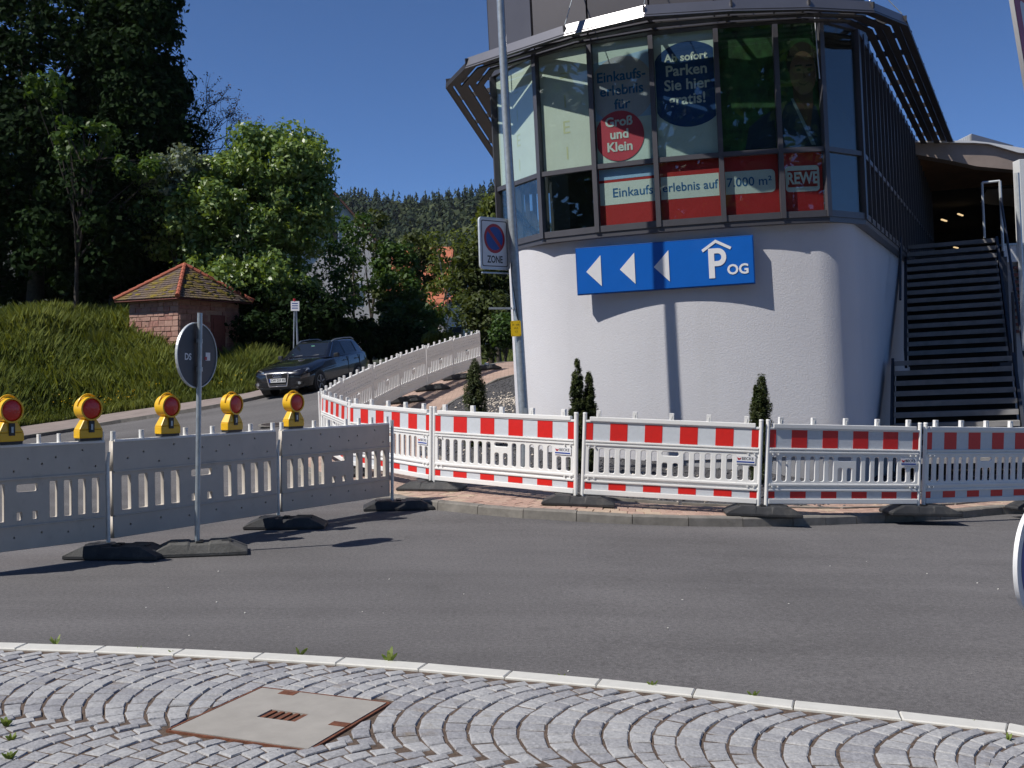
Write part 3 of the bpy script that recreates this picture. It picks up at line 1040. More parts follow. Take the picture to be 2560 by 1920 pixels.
# dark room behind the glass
mb = MB()
inn = [p - seg(min(i, len(gl_pts)-2))[3] * 1.1 for i, p in enumerate(gl_pts)]
for z in (Z_SILL, Z_TOP): mb.v += [B.l(p.x, p.y, z) for p in inn]
m_ = len(inn)
for i in range(m_ - 1): mb.f.append((i, i+1, m_+i+1, m_+i))
mb.v += [B.l(p.x, p.y, Z_TOP - .004) for p in pout] ; mb.v += [B.l(p.x, p.y, Z_SILL + .06) for p in [q - seg(min(i, len(gl_pts)-2))[3]*.08 for i, q in enumerate(gl_pts)]]
for i in range(m_ - 1):
    mb.f += [(m_+i, m_+i+1, 2*m_+i+1, 2*m_+i), (i, i+1, 3*m_+i+1, 3*m_+i)]
mb.build("interior", M["interior"], B.o)

# ---- printed films behind the panes
I0 = n_left      # index of vertex alpha=-98
def film(i, z0, z1, mat, name="window_film", u0=.04, u1=None, off=-.03, parent=None):
    a, u, L, nn, th = seg(i)
    u1 = L - .04 if u1 is None else u1
    b = MB().box(u0, u1, -.001, .001, 0, z1 - z0)
    p = a + nn * off
    o = b.build(name, mat, B.o, loc=B.l(p.x, p.y, z0), rot=(0, 0, th))
    return o
def on_film(f, mesh, mat, x, z, lay=1, name=None):
    o = mobj(name or mesh.name, mesh, mat, f, loc=(x, -.003 * lay, z))
    return o
ZU0, ZU1, ZL0, ZL1 = Z_TR + .0375, Z_TOP - .10, Z_SILL + .15, Z_TR - .0375
s1, s2, s3, s4, s5, s6, s7 = [I0 + k for k in range(1, 8)]
def W(i): return seg(i)[2]
for si, txt in ((s1, "FRISCH"), (s2, "MARKT")):
    f = film(si, ZU0, ZU1, M["film"], "white_film")
    for k, ch in enumerate(["I", "E", "I", "="][: 4]):
        on_film(f, text_mesh(ch, .30), M["film_yellow"], W(si)*.5, .25 + .42*k, 1, "faded_lettering")
f = film(s3, ZU0, ZU1, M["film_white"], "poster")
w3 = W(s3); h3 = ZU1 - ZU0
on_film(f, curve_mesh("sky_reflection", [(.045, h3*.36), (w3-.045, h3*.36), (w3-.045, h3*.90), (.045, h3*.84)], ext=.0003), M["sky_reflection_blue"], 0, 0, 1)  # sky reflected in the pane, painted as a pale blue field
def clipc(cx, cz, r, x0, x1, n=48):
    return [(min(max(p[0], x0), x1), p[1]) for p in circ(cx, cz, r, n)]
on_film(f, curve_mesh("tan_disc", clipc(w3*.49, h3*.60, .53, .05, w3-.05), ext=.0003), M["print_tan"], 0, 0, 2)
on_film(f, curve_mesh("red_disc", clipc(w3*.42, h3*.22, .40, .05, w3-.05), ext=.0003), M["print_pink"], 0, 0, 3)
for k, t in enumerate(("Einkaufs-", "erlebnis", "für")):
    on_film(f, text_mesh(t, .225, bold=.004), M["print_text_blue"], w3*.49, h3*.71 - .225*k, 4)
for k, t in enumerate(("Groß", "und", "Klein")):
    on_film(f, text_mesh(t, .205, bold=.006), M["print_white"], w3*.42, h3*.335 - .20*k, 5)
f = film(s4, ZU0, ZU1, M["film_white"], "poster")
w4 = W(s4)
on_film(f, curve_mesh("blue_disc", clipc(w4*.56, h3*.58, .67, .05, w4-.045), ext=.0003), M["print_blue"], 0, 0, 1)
for k, (t, sz) in enumerate((("Ab sofort", .17), ("Parken", .235), ("Sie hier", .235), ("gratis!", .235))):
    on_film(f, text_mesh(t, sz, bold=.005), M["print_white"], w4*.53, h3*.80 - (.0, .205, .43, .66)[k], 2)
f5 = film(s5, ZU0, ZU1, M["print_green"], "poster")
on_film(f5, curve_mesh("blue_disc", [(max(p[0], .045), p[1]) for p in circ(-.28, h3*.58, .52, 40)], ext=.0003), M["print_blue"], 0, 0, 1)
w5 = W(s5); w6 = W(s6)
on_film(f5, curve_mesh("jacket", [(w5-.05, .02), (w5-.05, .62), (w5*.72, .52), (w5*.5, .36), (w5*.42, .02)], ext=.0003), M["print_jacket"], 0, 0, 2)
f6 = film(s6, ZU0, ZU1, M["print_green"], "poster")
x0, x1 = .045, w6 - .045
def P6(pts): return [(min(max(a*w6, x0), x1), b*h3) for a, b in pts]
on_film(f6, curve_mesh("jacket", P6([(0, .01), (1, .01), (1, .22), (.86, .33), (.62, .37), (.30, .38), (.0, .31)]), ext=.0003), M["print_jacket"], 0, 0, 1)
on_film(f6, curve_mesh("collar", P6([(.30, .40), (.36, .40), (.82, .02), (.72, .02)]), ext=.0003), M["print_collar"], 0, 0, 2)
on_film(f6, curve_mesh("neck", P6([(.36, .52), (.36, .40), (.70, .13), (.80, .36), (.80, .52)]), ext=.0003), M["print_skin_d"], 0, 0, 3)
on_film(f6, curve_mesh("hair", [(min(max(p[0], x0), x1), p[1]) for p in circ(.60*w6, .685*h3, .36*w6, 32, .165*h3)], ext=.0003), M["print_hair"], 0, 0, 4)
on_film(f6, curve_mesh("face", [(min(max(p[0], x0), x1), p[1]) for p in circ(.60*w6, .60*h3, .30*w6, 32, .175*h3)], ext=.0003), M["print_skin"], 0, 0, 5)
for ex in (.50, .74):
    on_film(f6, curve_mesh("eye", circ(ex*w6, .625*h3, .05*w6, 14, .012*h3), ext=.0003), M["print_hair"], 0, 0, 6)
    on_film(f6, curve_mesh("eyebrow", P6([(ex-.08, .650), (ex+.08, .655), (ex+.07, .668), (ex-.07, .664)]), ext=.0003), M["print_hair"], 0, 0, 6)
on_film(f6, curve_mesh("nose", P6([(.60, .625), (.665, .565), (.60, .555)]), ext=.0003), M["print_skin_d"], 0, 0, 6)
on_film(f6, curve_mesh("mouth", P6([(.48, .525), (.60, .508), (.74, .53), (.62, .495), (.52, .503)]), ext=.0003), M["print_skin_d"], 0, 0, 6)
# lower band
hl = ZL1 - ZL0
def band(i): return film(i, ZL0, ZL1, M["print_red"], "printed_band")
b3, b4, b5, b6 = band(s3), band(s4), band(s5), band(s6)
def strip_on(f, x0, x1, rr=False):
    pl = [(x0, hl*.36), (x1, hl*.36), (x1, hl*.75), (x0, hl*.75)]
    if rr:
        pl = [(x0, hl*.36)] + [(x1-.07+.07*math.cos(a), hl*.36+.07+.07*math.sin(a)) for a in np.linspace(-math.pi/2, 0, 5)] + [(x1-.07+.07*math.cos(a), hl*.75-.07+.07*math.sin(a)) for a in np.linspace(0, math.pi/2, 5)] + [(x0, hl*.75)]
    on_film(f, curve_mesh("white_strip", pl, ext=.0003), M["print_white"], 0, 0, 1)
strip_on(b3, .05, W(s3)-.05); strip_on(b4, .05, W(s4)-.05); strip_on(b5, .05, W(s5)*.90, True)
on_film(b3, curve_mesh("sky_reflection", [(.05, hl*.80), (W(s3)-.05, hl*.80), (W(s3)-.05, hl*.99), (.05, hl*.99)], ext=.0003), M["sky_reflection_blue"], 0, 0, 1)  # painted sky reflection along the top of the lower pane
on_film(b3, text_mesh("Einkaufs", .205, 'RIGHT', bold=.002), M["print_text_blue"], W(s3)-.07, hl*.555, 2)
on_film(b4, text_mesh("erlebnis auf", .195, 'CENTER', bold=.002, xscale=.95), M["print_text_blue"], W(s4)*.5, hl*.555, 2)
on_film(b5, text_mesh("7.000 m²", .195, 'CENTER', bold=.002), M["print_text_blue"], W(s5)*.46, hl*.555, 2)
on_film(b6, curve_mesh("logo_plate", rrect(w6*.10, w6*.86, hl*.34, hl*.78, .06), ext=.0003), M["print_white"], 0, 0, 1)
on_film(b6, curve_mesh("logo_field", [(w6*.15, hl*.42), (w6*.81, hl*.42), (w6*.81, hl*.70), (w6*.15, hl*.70)], ext=.0003), M["print_logo_red"], 0, 0, 2)
on_film(b6, text_mesh("REWE", .25, 'CENTER', bold=.008, xscale=.76), M["print_white"], w6*.48, hl*.56, 3)

# ---- sun-shade canopy of five louvres
can_w = [(-.25, 28.0), (-1.19, 19.7), (-.79, 18.5), (.80, 17.0), (1.95, 16.26), (3.24, 16.2), (4.42, 16.3), (5.48, 16.6), (6.25, 17.35), (12.75, 31.0)]
ZC = 7.0
can_o = [unlean((x, y, 6.85)) for x, y in can_w]
can_o = [Vector((p.x, p.y)) for p in can_o]
can_i = []
for k, p in enumerate(can_o):
    if k == 0:
        can_i.append(cpt(-98, .22) + HLf * 5.2)
    elif k <= 8:
        can_i.append(cpt(near_a(p), .22))
    else:
        can_i.append(c2pt(65, .22) + HR * 14.9)
fr = (.26, .445, .63, .815, 1.0)
for j, f in enumerate(fr):
    line = [can_i[k].lerp(can_o[k], f) for k in range(len(can_o))]
    for k in range(len(line) - 1):
        a, b = line[k], line[k+1]
        fas = (j == 4 and 2 <= k <= 7)
        u = (b - a).normalized(); nn = Vector((u.y, -u.x))
        h, tk, tilt = .19, .02, .36
        if j == 4 and not fas: h, tk, tilt = .09, .03, .1
        sl = MB()
        ia = can_i[k].lerp(can_o[k], f - .165); ib = can_i[k+1].lerp(can_o[k+1], f - .165)
        oa = can_i[k].lerp(can_o[k], f - .008); ob = can_i[k+1].lerp(can_o[k+1], f - .008)
        sl.hexa([B.l(q.x, q.y, ZC + zz) for zz in (.005 + .045*(j % 2), .035 + .045*(j % 2)) for q in (oa, ob, ib, ia)])
        sl.build("louvre", M["louvre"], B.o)
        if j < 4: continue
        v = []
        for (p) in (a, b):
            for (t, zz) in ((0, 0), (-tk, 0), (-tk - h*tilt, h), (-h*tilt, h)):
                q = p + nn * t
                v.append(B.l(q.x, q.y, ZC + zz))
        m_ = MB(); m_.v = v
        m_.f = [(0,1,2,3), (7,6,5,4), (0,3,7,4), (1,5,6,2), (0,4,5,1), (3,2,6,7)]
        m_.build("fascia" if fas else "louvre", M["fascia"] if fas else M["louvre"], B.o)
brk = list(range(len(can_o)))
for k in brk:
    a, b = can_i[k], can_o[k]
    a = a.lerp(b, -.12)
    b = a.lerp(b, .985)
    MB().bar(B.l(a.x, a.y, ZC + .15), B.l(b.x, b.y, ZC + .12), .03, .09).build("bracket", M["louvre"], B.o)
for t in np.linspace(.06, .96, 13):
    a = can_i[8].lerp(can_i[9], t); b = can_o[8].lerp(can_o[9], t).lerp(a, .03)
    MB().bar(B.l(a.x, a.y, ZC + .15), B.l(b.x, b.y, ZC + .12), .03, .09).build("bracket", M["louvre"], B.o)
for t in np.linspace(.15, .9, 4):
    a = can_i[1].lerp(can_i[0], t); b = can_o[1].lerp(can_o[0], t).lerp(a, .03)
    MB().bar(B.l(a.x, a.y, ZC + .15), B.l(b.x, b.y, ZC + .12), .03, .09).build("bracket", M["louvre"], B.o)

# ---- metal cladding above
for i in range(len(gl_pts) - 1):
    if i >= n_str: break
    a, u, L, nn, th = seg(i)
    if i >= n_str and (i - n_str) % 2: continue
    LL = L if i < n_str else 2 * L
    b = MB().box(.012, LL - .012, -.05, .02, 0, 2.7)
    b.build("cladding_panel", M["cladding"], B.o, loc=B.l(a.x, a.y, Z_TOP + .03), rot=(0, 0, th))
mb = MB()
for z in (Z_TOP, Z_TOP + 2.72):
    mb.v += [B.l(*(p - seg(min(i, len(gl_pts)-2))[3] * .05), z if i <= n_str + 1 else Z_TOP + (z - Z_TOP) * .08) for i, p in enumerate(gl_pts)]
m_ = len(gl_pts)
for i in range(m_ - 1): mb.f.append((i, i+1, m_+i+1, m_+i))
mb.f.append(tuple(range(m_, 2*m_)))
mb.build("upper_wall", M["louvre"], B.o)
for k in range(3, 9):
    a = can_i[k]; d = (can_o[k] - can_i[k]).normalized()
    p0 = a - d * .16; p1 = can_o[k] - d * .08
    MB().tube([B.l(p0.x, p0.y, ZC + 1.25), B.l(p1.x, p1.y, ZC + .20)], .008, 6).build("tie_rod", M["galv"], B.o)
    MB().tube([B.l(p0.x, p0.y, ZC + 1.16), B.l(p0.x, p0.y, ZC + 1.34)], .028, 8).build("rod_anchor", M["frame"], B.o)
# a loose cable end hanging by the portrait
p = can_i[7].lerp(can_o[7], .1)
q0 = cpt(alpha_of(2068), .20)
MB().tube([B.l(q0.x, q0.y, Z_TOP - .05), B.l(q0.x + .01, q0.y, Z_TOP - .6), B.l(q0.x + .03, q0.y, Z_TOP - 1.0)], .009, 5).build("loose_cable", M["galv_light"], B.o)

# ------------------------------------------------------------------ blue parking sign on the wall
SGa = R(-17.0)
SGY = 16.5
while True:
    q_ = unlean(at(1659, 664, SGY))
    if (Vector((q_.x, q_.y)) - cpt(near_a(q_))).length < .115: break
    SGY += .01
sg_c = unlean(at(1659, 664, SGY))
u = Vector((math.cos(SGa), -math.sin(SGa) * -1.0))
S = Frame("parking_sign", (sg_c.x, sg_c.y, sg_c.z))
tag(S.o, "long blue parking direction sign with white arrows mounted on the white wall", "sign")
S.o.rotation_euler = (0, LEAN, -R(13.0))
SWd, SHt = 2.80, .76
MB().box(-SWd/2, SWd/2, -.0, .085, -SHt/2, SHt/2).build("sign_box", M["sign_blue_d"], S.o, bevel=.008)
MB().box(-SWd/2+.018, SWd/2-.018, -.006, -.0005, -SHt/2+.018, SHt/2-.018).build("sign_face", M["sign_blue"], S.o)
for cx in (-1.10, -.56, -.02):
    mobj("arrow", curve_mesh("arrow", [(cx-.135, -.015), (cx+.105, -.26), (cx+.105, .235)], ext=.003), M["sign_white"], S.o, loc=(0, -.011, 0))
def pout_(o): return o
Pm = [(.70, -.255), (.79, -.255), (.79, -.07)] + [(.85 + .125*math.cos(a), .07 + .14*math.sin(a)) for a in np.linspace(-math.pi/2, math.pi/2, 12)] + [(.70, .21)]
Ph = [(.79, .01)] + [(.845 + .055*math.cos(a), .07 + .06*math.sin(a)) for a in np.linspace(-math.pi/2, math.pi/2, 8)] + [(.79, .13)]
mobj("letter_p", curve_mesh("letter_p", Pm, [Ph], ext=.003), M["sign_white"], S.o, loc=(0, -.011, 0))
mobj("roof_symbol", curve_mesh("roof_symbol", [(.60, .20), (.82, .345), (1.06, .215), (1.04, .175), (.82, .295), (.62, .16)], ext=.003), M["sign_white"], S.o, loc=(0, -.011, 0))
mobj("lettering", text_mesh("OG", .215, bold=.006, ext=.002), M["sign_white"], S.o, loc=(1.145, -.011, -.145))
for bx in (-1.0, 0, 1.0):
    MB().box(bx-.04, bx+.04, .085, .3, -.05, .05).build("wall_bracket", M["frame"], S.o)

# ------------------------------------------------------------------ outdoor staircase
T = Frame("outdoor_staircase", (6.6, 17.6, -.1))
tag(T.o, "dark open tread staircase rising to the parking deck beside the round building", "staircase")
d = Vector((.366, .93)).normalized(); r_ = Vector((d.y, -d.x))
o0 = Vector((6.34, 18.0))
def stp(along, side): return o0 + d * along + r_ * side
WS = 1.76
along, k, zst = 0.0, 0, -.05
prof_l = []
for k in range(24):
    z1 = zst + .178 * (k + 1)
    sl = -.2 if k < 10 else 0.0
    dep = .27 if k != 9 else 1.1
    a, b = stp(along, sl), stp(along, WS); a2, b2 = stp(along + dep, sl), stp(along + dep, WS)
    v = [T.l(p.x, p.y, z) for z in (z1 - .085, z1) for p in (a, b, b2, a2)]
    MB().hexa(v).build("tread", M["tread"], T.o)
    prof_l.append((along, z1))
    along += .24 if k != 9 else 1.05
for (sd, k0, k1) in ((-.26, 0, 10), (-.06, 10, 24), (WS + .02, 0, 10), (WS + .02, 10, 24)):
    pts = prof_l[k0:k1]
    v = []
    for (al, z) in (pts[0], pts[-1]):
        for (s_, zz) in ((sd, -.32), (sd + .05, -.32), (sd + .05, .06), (sd, .06)):
            p = stp(al + (0 if al == pts[0][0] else .27), s_)
            v.append(T.l(p.x, p.y, z + zz))
    m_ = MB(); m_.v = v
    m_.f = [(0,1,2,3), (7,6,5,4), (0,4,5,1), (1,5,6,2), (2,6,7,3), (3,7,4,0)]
    m_.build("stringer", M["stringer"], T.o)
# black plate added behind the open treads, standing in for the shade there
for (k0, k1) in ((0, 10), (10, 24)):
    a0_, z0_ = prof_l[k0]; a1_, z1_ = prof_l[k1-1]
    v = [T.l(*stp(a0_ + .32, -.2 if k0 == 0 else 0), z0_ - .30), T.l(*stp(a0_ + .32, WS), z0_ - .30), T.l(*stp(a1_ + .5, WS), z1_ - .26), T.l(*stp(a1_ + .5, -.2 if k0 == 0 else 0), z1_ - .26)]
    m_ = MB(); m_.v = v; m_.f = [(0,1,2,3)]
    m_.build("gap_backing", M["hall_dark"], T.o)
for (al, sd, z0, z1, mt, rr) in ((1.0, WS + .14, -.3, 4.75, "galv_light", .045), (5.9, WS + .12, 3.9, 5.35, "galv_light", .03), (5.9, WS - .22, 4.2, 5.35, "galv_light", .025), (0.0, WS + .12, -.3, 1.15, "galv", .03), (3.3, WS + .12, 1.4, 2.9, "stringer", .03)):
    p = stp(al, sd)
    MB().tube([T.l(p.x, p.y, z0), T.l(p.x, p.y, z1)], rr, 8).build("post", M[mt], T.o, smooth=True)
a, b = stp(5.9, WS + .12), stp(5.9, WS - .22)
MB().tube([T.l(a.x, a.y, 5.35), T.l(b.x, b.y, 5.35)], .025, 8).build("top_bar", M["galv_light"], T.o)
a, b, c = stp(0, WS + .12), stp(2.35, WS + .12), stp(6.3, WS + .12)
MB().tube([T.l(a.x, a.y, 1.1), T.l(b.x, b.y, 2.75), T.l(c.x, c.y, 5.25)], .024, 8).build("handrail", M["stringer"], T.o)
a, c = stp(3.2, -.08), stp(6.3, -.08)
MB().tube([T.l(a.x, a.y, 2.9), T.l(c.x, c.y, 5.25)], .024, 8).build("handrail", M["stringer"], T.o)

# ------------------------------------------------------------------ parking hall behind the stairs
H = Frame("parking_hall", (10.5, 27.0, 0))
tag(H.o, "open sided parking hall with timber roof behind the staircase", "parking hall")
def hw(px, py, Y): return unlean(at(px, py, Y))
def quadbox(name, pts_px, Y, depth, mat):
    f = [hw(px, py, Y) for px, py in pts_px]
    bk = [p + Vector((depth * .35, depth, 0)) for p in f]
    m_ = MB(); m_.v = [H.l(p) for p in f + bk]
    n = len(f)
    m_.f = [tuple(range(n)), tuple(range(n, 2*n))[::-1]] + [(i, n+i, n+(i+1)%n, (i+1)%n) for i in range(n)]
    return m_.build(name, mat, H.o)
quadbox("roof_beam", [(2280, 356), (2435, 358), (2470, 361), (2545, 384), (2600, 392), (2600, 436), (2545, 426), (2440, 416), (2385, 404), (2280, 385)], 27.0, .5, M["wood_beam"])
quadbox("roof_slab", [(2270, 352), (2432, 352.5), (2472, 357), (2640, 384), (2640, 390), (2545, 382), (2470, 360), (2435, 357.5), (2270, 356)], 26.9, 9.0, M["panel_white"])
# soffit and dark interior
a = [hw(2270, 392, 27.4), hw(2640, 432, 27.4), hw(2660, 452, 31.0), hw(2240, 486, 31.0)]
m_ = MB(); m_.v = [H.l(p) for p in a] + [H.l(p + Vector((0, 0, .1))) for p in a]
m_.f = [(0,1,2,3), (4,7,6,5)] + [(i, (i+1)%4, 4+(i+1)%4, 4+i) for i in range(4)]
m_.build("soffit", M["soffit"], H.o)
zdk = 4.15
def hbox(name, x0, x1, y0, y1, z0, z1, mat, bevel=0):
    v = [(x0,y0,z0),(x1,y0,z0),(x1,y1,z0),(x0,y1,z0),(x0,y0,z1),(x1,y0,z1),(x1,y1,z1),(x0,y1,z1)]
    return MB().hexa([H.l(p) for p in v]).build(name, mat, H.o, bevel=bevel)
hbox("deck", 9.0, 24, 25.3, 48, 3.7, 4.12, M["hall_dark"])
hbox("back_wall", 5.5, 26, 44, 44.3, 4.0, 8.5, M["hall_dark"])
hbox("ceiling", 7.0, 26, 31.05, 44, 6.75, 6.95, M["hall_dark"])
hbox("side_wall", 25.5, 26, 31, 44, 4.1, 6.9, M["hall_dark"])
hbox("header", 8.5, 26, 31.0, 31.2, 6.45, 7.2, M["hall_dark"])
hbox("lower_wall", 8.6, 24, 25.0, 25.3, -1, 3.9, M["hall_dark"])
c_ = hw(2562, 500, 26.2)
hbox("column", c_.x - .10, c_.x + .32, c_.y, c_.y + .35, 4.0, hw(2560, 398, 26.2).z, M["panel_white"], .01)
for k, (px, py, Y) in enumerate(((2353, 549, 36), (2394, 535, 36), (2536, 464, 33), (2549, 561, 40), (2384, 618, 42), (2470, 520, 40))):
    p = hw(px, py, Y)
    MB().bar(H.l(p), H.l(p + Vector((.42, .65, .02))), .05, .04).build("tube_light", M["tube_light"], H.o)
# parapet, brick panel and grey wall on the right
Yp = 24.6
p0 = hw(2502, 612, Yp); z_t = hw(2530, 614, Yp).z; z_b = hw(2530, 655, Yp).z
for k in range(14):
    x = p0.x + .06 + k * .145
    hbox("parapet_panel", x, x + .135, Yp + .004 * (k % 2), Yp + .06, z_b, z_t, M["panel_white"])
hbox("parapet_rail", p0.x, p0.x + 2.3, Yp - .02, Yp + .08, z_t, z_t + .05, M["galv"])
z_k = hw(2540, 832, Yp).z
x_l = hw(2524, 740, Yp).x
hbox("grey_wall", x_l - .15, x_l + 3, Yp + .10, Yp + .3, -1, z_b, M["plinth"])
bm_ = MB().box(0, .23, 0, .09, 0, .068).mesh("brick")
row = 0
z = z_k
while z < z_b - .07:
    x = x_l + .12 + (row % 2) * .12
    while x < x_l + 1.6:
        mobj("brick", bm_, M["brick"], H.o, loc=H.l(x, Yp + .012 + rnd.uniform(0, .006), z))
        x += .242
    z += .079; row += 1
hbox("dark_post", x_l - .42, x_l - .16, Yp - .3, Yp + .1, -1, z_b + .1, M["stringer"])
# roof monitor
p0 = hw(2436, 352, 30.5)
a = [hw(2428, 335, 30.0), hw(2532, 364, 30.0), hw(2532, 388, 30.0), hw(2428, 370, 30.0)]
bk = [p + Vector((1.2, 5, 0)) for p in a]
m_ = MB(); m_.v = [H.l(p) for p in a + bk]
m_.f = [(0,1,2,3), (7,6,5,4)] + [(i, (i+1)%4, 4+(i+1)%4, 4+i) for i in range(4)]
m_.build("roof_monitor", M["fascia"], H.o)
for k in range(7):
    pa = hw(2392 + 5.2*k, 352 - 2.6*k, 30.2); pb = hw(2396 + 5.2*k, 372, 30.2)
    MB().hexa([H.l(p) for p in (Vector((pa.x, 30.2, pb.z)), Vector((pa.x+.05, 30.2, pb.z)), Vector((pa.x+.05, 31.5, pb.z)), Vector((pa.x, 31.5, pb.z)),
                              Vector((pa.x, 30.2, pa.z)), Vector((pa.x+.05, 30.2, pa.z+.02)), Vector((pa.x+.05, 31.5, pa.z+.02)), Vector((pa.x, 31.5, pa.z)))]).build("monitor_rib", M["panel_white"], H.o)

# ------------------------------------------------------------------ barrier panels
PL = 2.0
def make_panel_a():
    """striped fence panel: local x along, front to -y, z from the pavement"""
    root = empty("striped_barrier")
    # moulded body with slots
    holes = []
    pitch = (PL - .06) / 16
    x0 = .03
    for c in range(16):
        a, b = x0 + c*pitch + pitch*.20, x0 + c*pitch + pitch*.80
        if c in (7, 8):
            holes.append(rrect(a, b, .385, .555, .028))
        elif c in (14, 15):
            holes.append(rrect(a, b, .385, .565, .028))
        else:
            holes.append(rrect(a, b, .385, .685, .03))
    holes.append(rrect(x0 + 7*pitch + pitch*.16, x0 + 9*pitch - pitch*.16, .625, .685, .028))
    mobj("slotted_body", curve_mesh("slotted_body", [(.012, .350), (PL-.012, .350), (PL-.012, .72), (.012, .72)], holes, ext=.006, bev=.007), M["barrier_white"], root)
    b = MB().box(.012, PL-.012, -.006, .012, .185, .356).box(.012, PL-.012, -.006, .012, .719, 1.0)
    # bosses on the back
    for r_ in range(3):
        for c in range(15):
            x = .12 + c * .126 + (r_ % 2) * .03
            b.box(x - .014, x + .014, .012, .026, .79 + r_*.07 - .014, .79 + r_*.07 + .014)
    b.build("board", M["barrier_white"], root)
    for (z0, z1, t) in ((.13, .188, .026), (.278, .302, .024), (.335, .362, .026), (.715, .737, .026), (.752, .772, .026)):
        MB().box(.02, PL-.02, -t, t*.9, z0, z1).build("rail", M["barrier_white"], root, bevel=.006)
    MB().box(.06, PL-.06, -.028, .026, 1.0, 1.052).box(.012, PL-.012, -.02, .02, .985, 1.012).build("top_rail", M["barrier_white"], root, bevel=.007)
    for k in range(5):
        x = .16 + k * (PL - .32) / 4
        MB().box(x - .026, x + .026, -.020, .022, 1.04, 1.13).box(x - .006, x + .006, -.024, -.019, 1.055, 1.10).build("peg", M["barrier_white"], root, bevel=.004)
    wst = PL / 10.0
    xs_ = [(.022, .5*wst)] + [((1.5 + 2*k)*wst, (2.5 + 2*k)*wst) for k in range(4)] + [(9.5*wst, PL-.022)]
    for (za, zb) in ((.193, .274), (.776, .984)):
        MB().box(.02, PL-.02, -.0085, -.0062, za, zb).build("white_sheeting", M["sheet_white"], root)
        for (a, b2) in xs_:
            MB().box(a, b2, -.0112, -.0088, za+.002, zb-.002).build("red_stripe", M["sheet_red"], root)
    for x in (.0, PL):
        MB().tube([(x, 0, .10), (x, 0, 1.09)], .0235, 12).tube([(x, 0, 1.085), (x, 0, 1.10)], [.027, .022], 12).build("post", M["barrier_white"], root, smooth=True)
    for (bx, bz) in ((.06, .70), (.13, .70), (PL-.13, .70), (PL-.06, .70), (.06, .325), (.13, .325), (PL-.13, .325), (PL-.06, .325)):
        MB().tube([(bx, -.014, bz), (bx, -.034, bz)], .010, 8).build("bolt", M["barrier_white"], root, smooth=True)
    lab = MB().box(PL-.265, PL-.05, -.0240, -.0225, .585, .672).build("maker_label", M["sign_white"], root)
    mobj("lettering", text_mesh("BECKE", .045, bold=.001), M["sign_grey"], lab, loc=(PL-.135, -.0248, .642))
    MB().box(PL-.255, PL-.06, -.0255, -.0242, .597, .613).build("label_line", M["traffic_blue"], lab)
    mobj("label_mark", curve_mesh("label_mark", [(PL-.255, .655), (PL-.24, .625), (PL-.215, .628), (PL-.205, .655), (PL-.225, .645)], ext=.0006), M["sign_red"], lab, loc=(0, -.0248, 0))
    return root

def make_panel_b():
    """older plain barrier seen from behind: our side is -y"""
    root = empty("white_barrier")
    holes = []
    sl = [.09 + k*.18 for k in range(4)] + [1.27 + k*.18 for k in range(4)]
    for x in sl: holes.append(rrect(x, x + .105, .375, .70, .012, 2))
    holes.append(rrect(.87, 1.13, .615, .69, .018, 2))
    holes.append(rrect(.87, .94, .375, .455, .012, 2)); holes.append(rrect(1.06, 1.13, .375, .455, .012, 2))
    mobj("slotted_body", curve_mesh("slotted_body", [(.01, .335), (PL-.01, .335), (PL-.01, .735), (.01, .735)], holes, ext=.018, bev=.005), M["barrier_old"], root)
    # upper and lower boards, with round dents on our side
    def board(z0, z1, dots):
        hs = [circ(x, z, .014, 10) for x, z in dots]
        o = mobj("board", curve_mesh("board", [(.01, z0), (PL-.01, z0), (PL-.01, z1), (.01, z1)], hs, ext=.022, bev=.004), M["barrier_old"], root)
        return o
    board(.737, 1.012, [(.16 + .17*k, .80 + (.10 if k % 2 else 0) + (.0 if k % 3 else .05)) for k in range(11)])
    board(.135, .333, [(.18 + .33*k, .24 + (.02 if k % 2 else 0)) for k in range(6)])
    MB().box(.015, PL-.015, .004, .012, .14, 1.0).v
    MB().box(.01, PL-.01, .018, .0305, .745, 1.0).box(.01, PL-.01, .018, .0305, .14, .33).build("front_skin", M["sheet_white"], root)
    wst = PL / 10.0
    for (a, b2) in [(.022, .5*wst)] + [((1.5 + 2*k)*wst, (2.5 + 2*k)*wst) for k in range(4)] + [(9.5*wst, PL-.022)]:
        for (za, zb) in ((.145, .325), (.75, .995)):
            MB().box(a, b2, .031, .0335, za, zb).build("red_stripe", M["sheet_red"], root)
    MB().box(.02, PL-.02, -.034, .034, 1.005, 1.028).build("top_edge", M["barrier_white"], root, bevel=.006)
    MB().box(.01, PL-.01, -.038, .036, .725, .745).build("rib", M["barrier_old"], root, bevel=.006)
    MB().box(.01, PL-.01, -.038, .036, .328, .342).build("rib", M["barrier_old"], root, bevel=.006)
    for x in (.03, .33, .58, .83, 1.16, 1.41, 1.66, 1.97):
        MB().tube([(x, .0, 1.02), (x, .0, 1.105)], .024, 10).build("peg", M["barrier_white"], root, smooth=True)
    MB().tube([(-.035, -.0, .10), (-.035, -.0, .80)], .019, 10).tube([(-.035, -.0, .80), (-.03, -.02, .92)], [.019, .012], 8).build("post", M["galv_light"], root, smooth=True)
    return root

def place(root, p0, p1, z0, z1):
    p0, p1 = Vector((p0[0], p0[1], z0)), Vector((p1[0], p1[1], z1))
    dd = p1 - p0
    yaw = math.atan2(dd.y, dd.x)
    hor = math.hypot(dd.x, dd.y)
    root.location = p0
    pitch = -math.atan2(dd.z, hor)
    root.rotation_euler = (rnd.uniform(-.018, .018), pitch, yaw + rnd.uniform(-.006, .006))
    root.scale = (dd.length / PL, 1, 1)
    return root

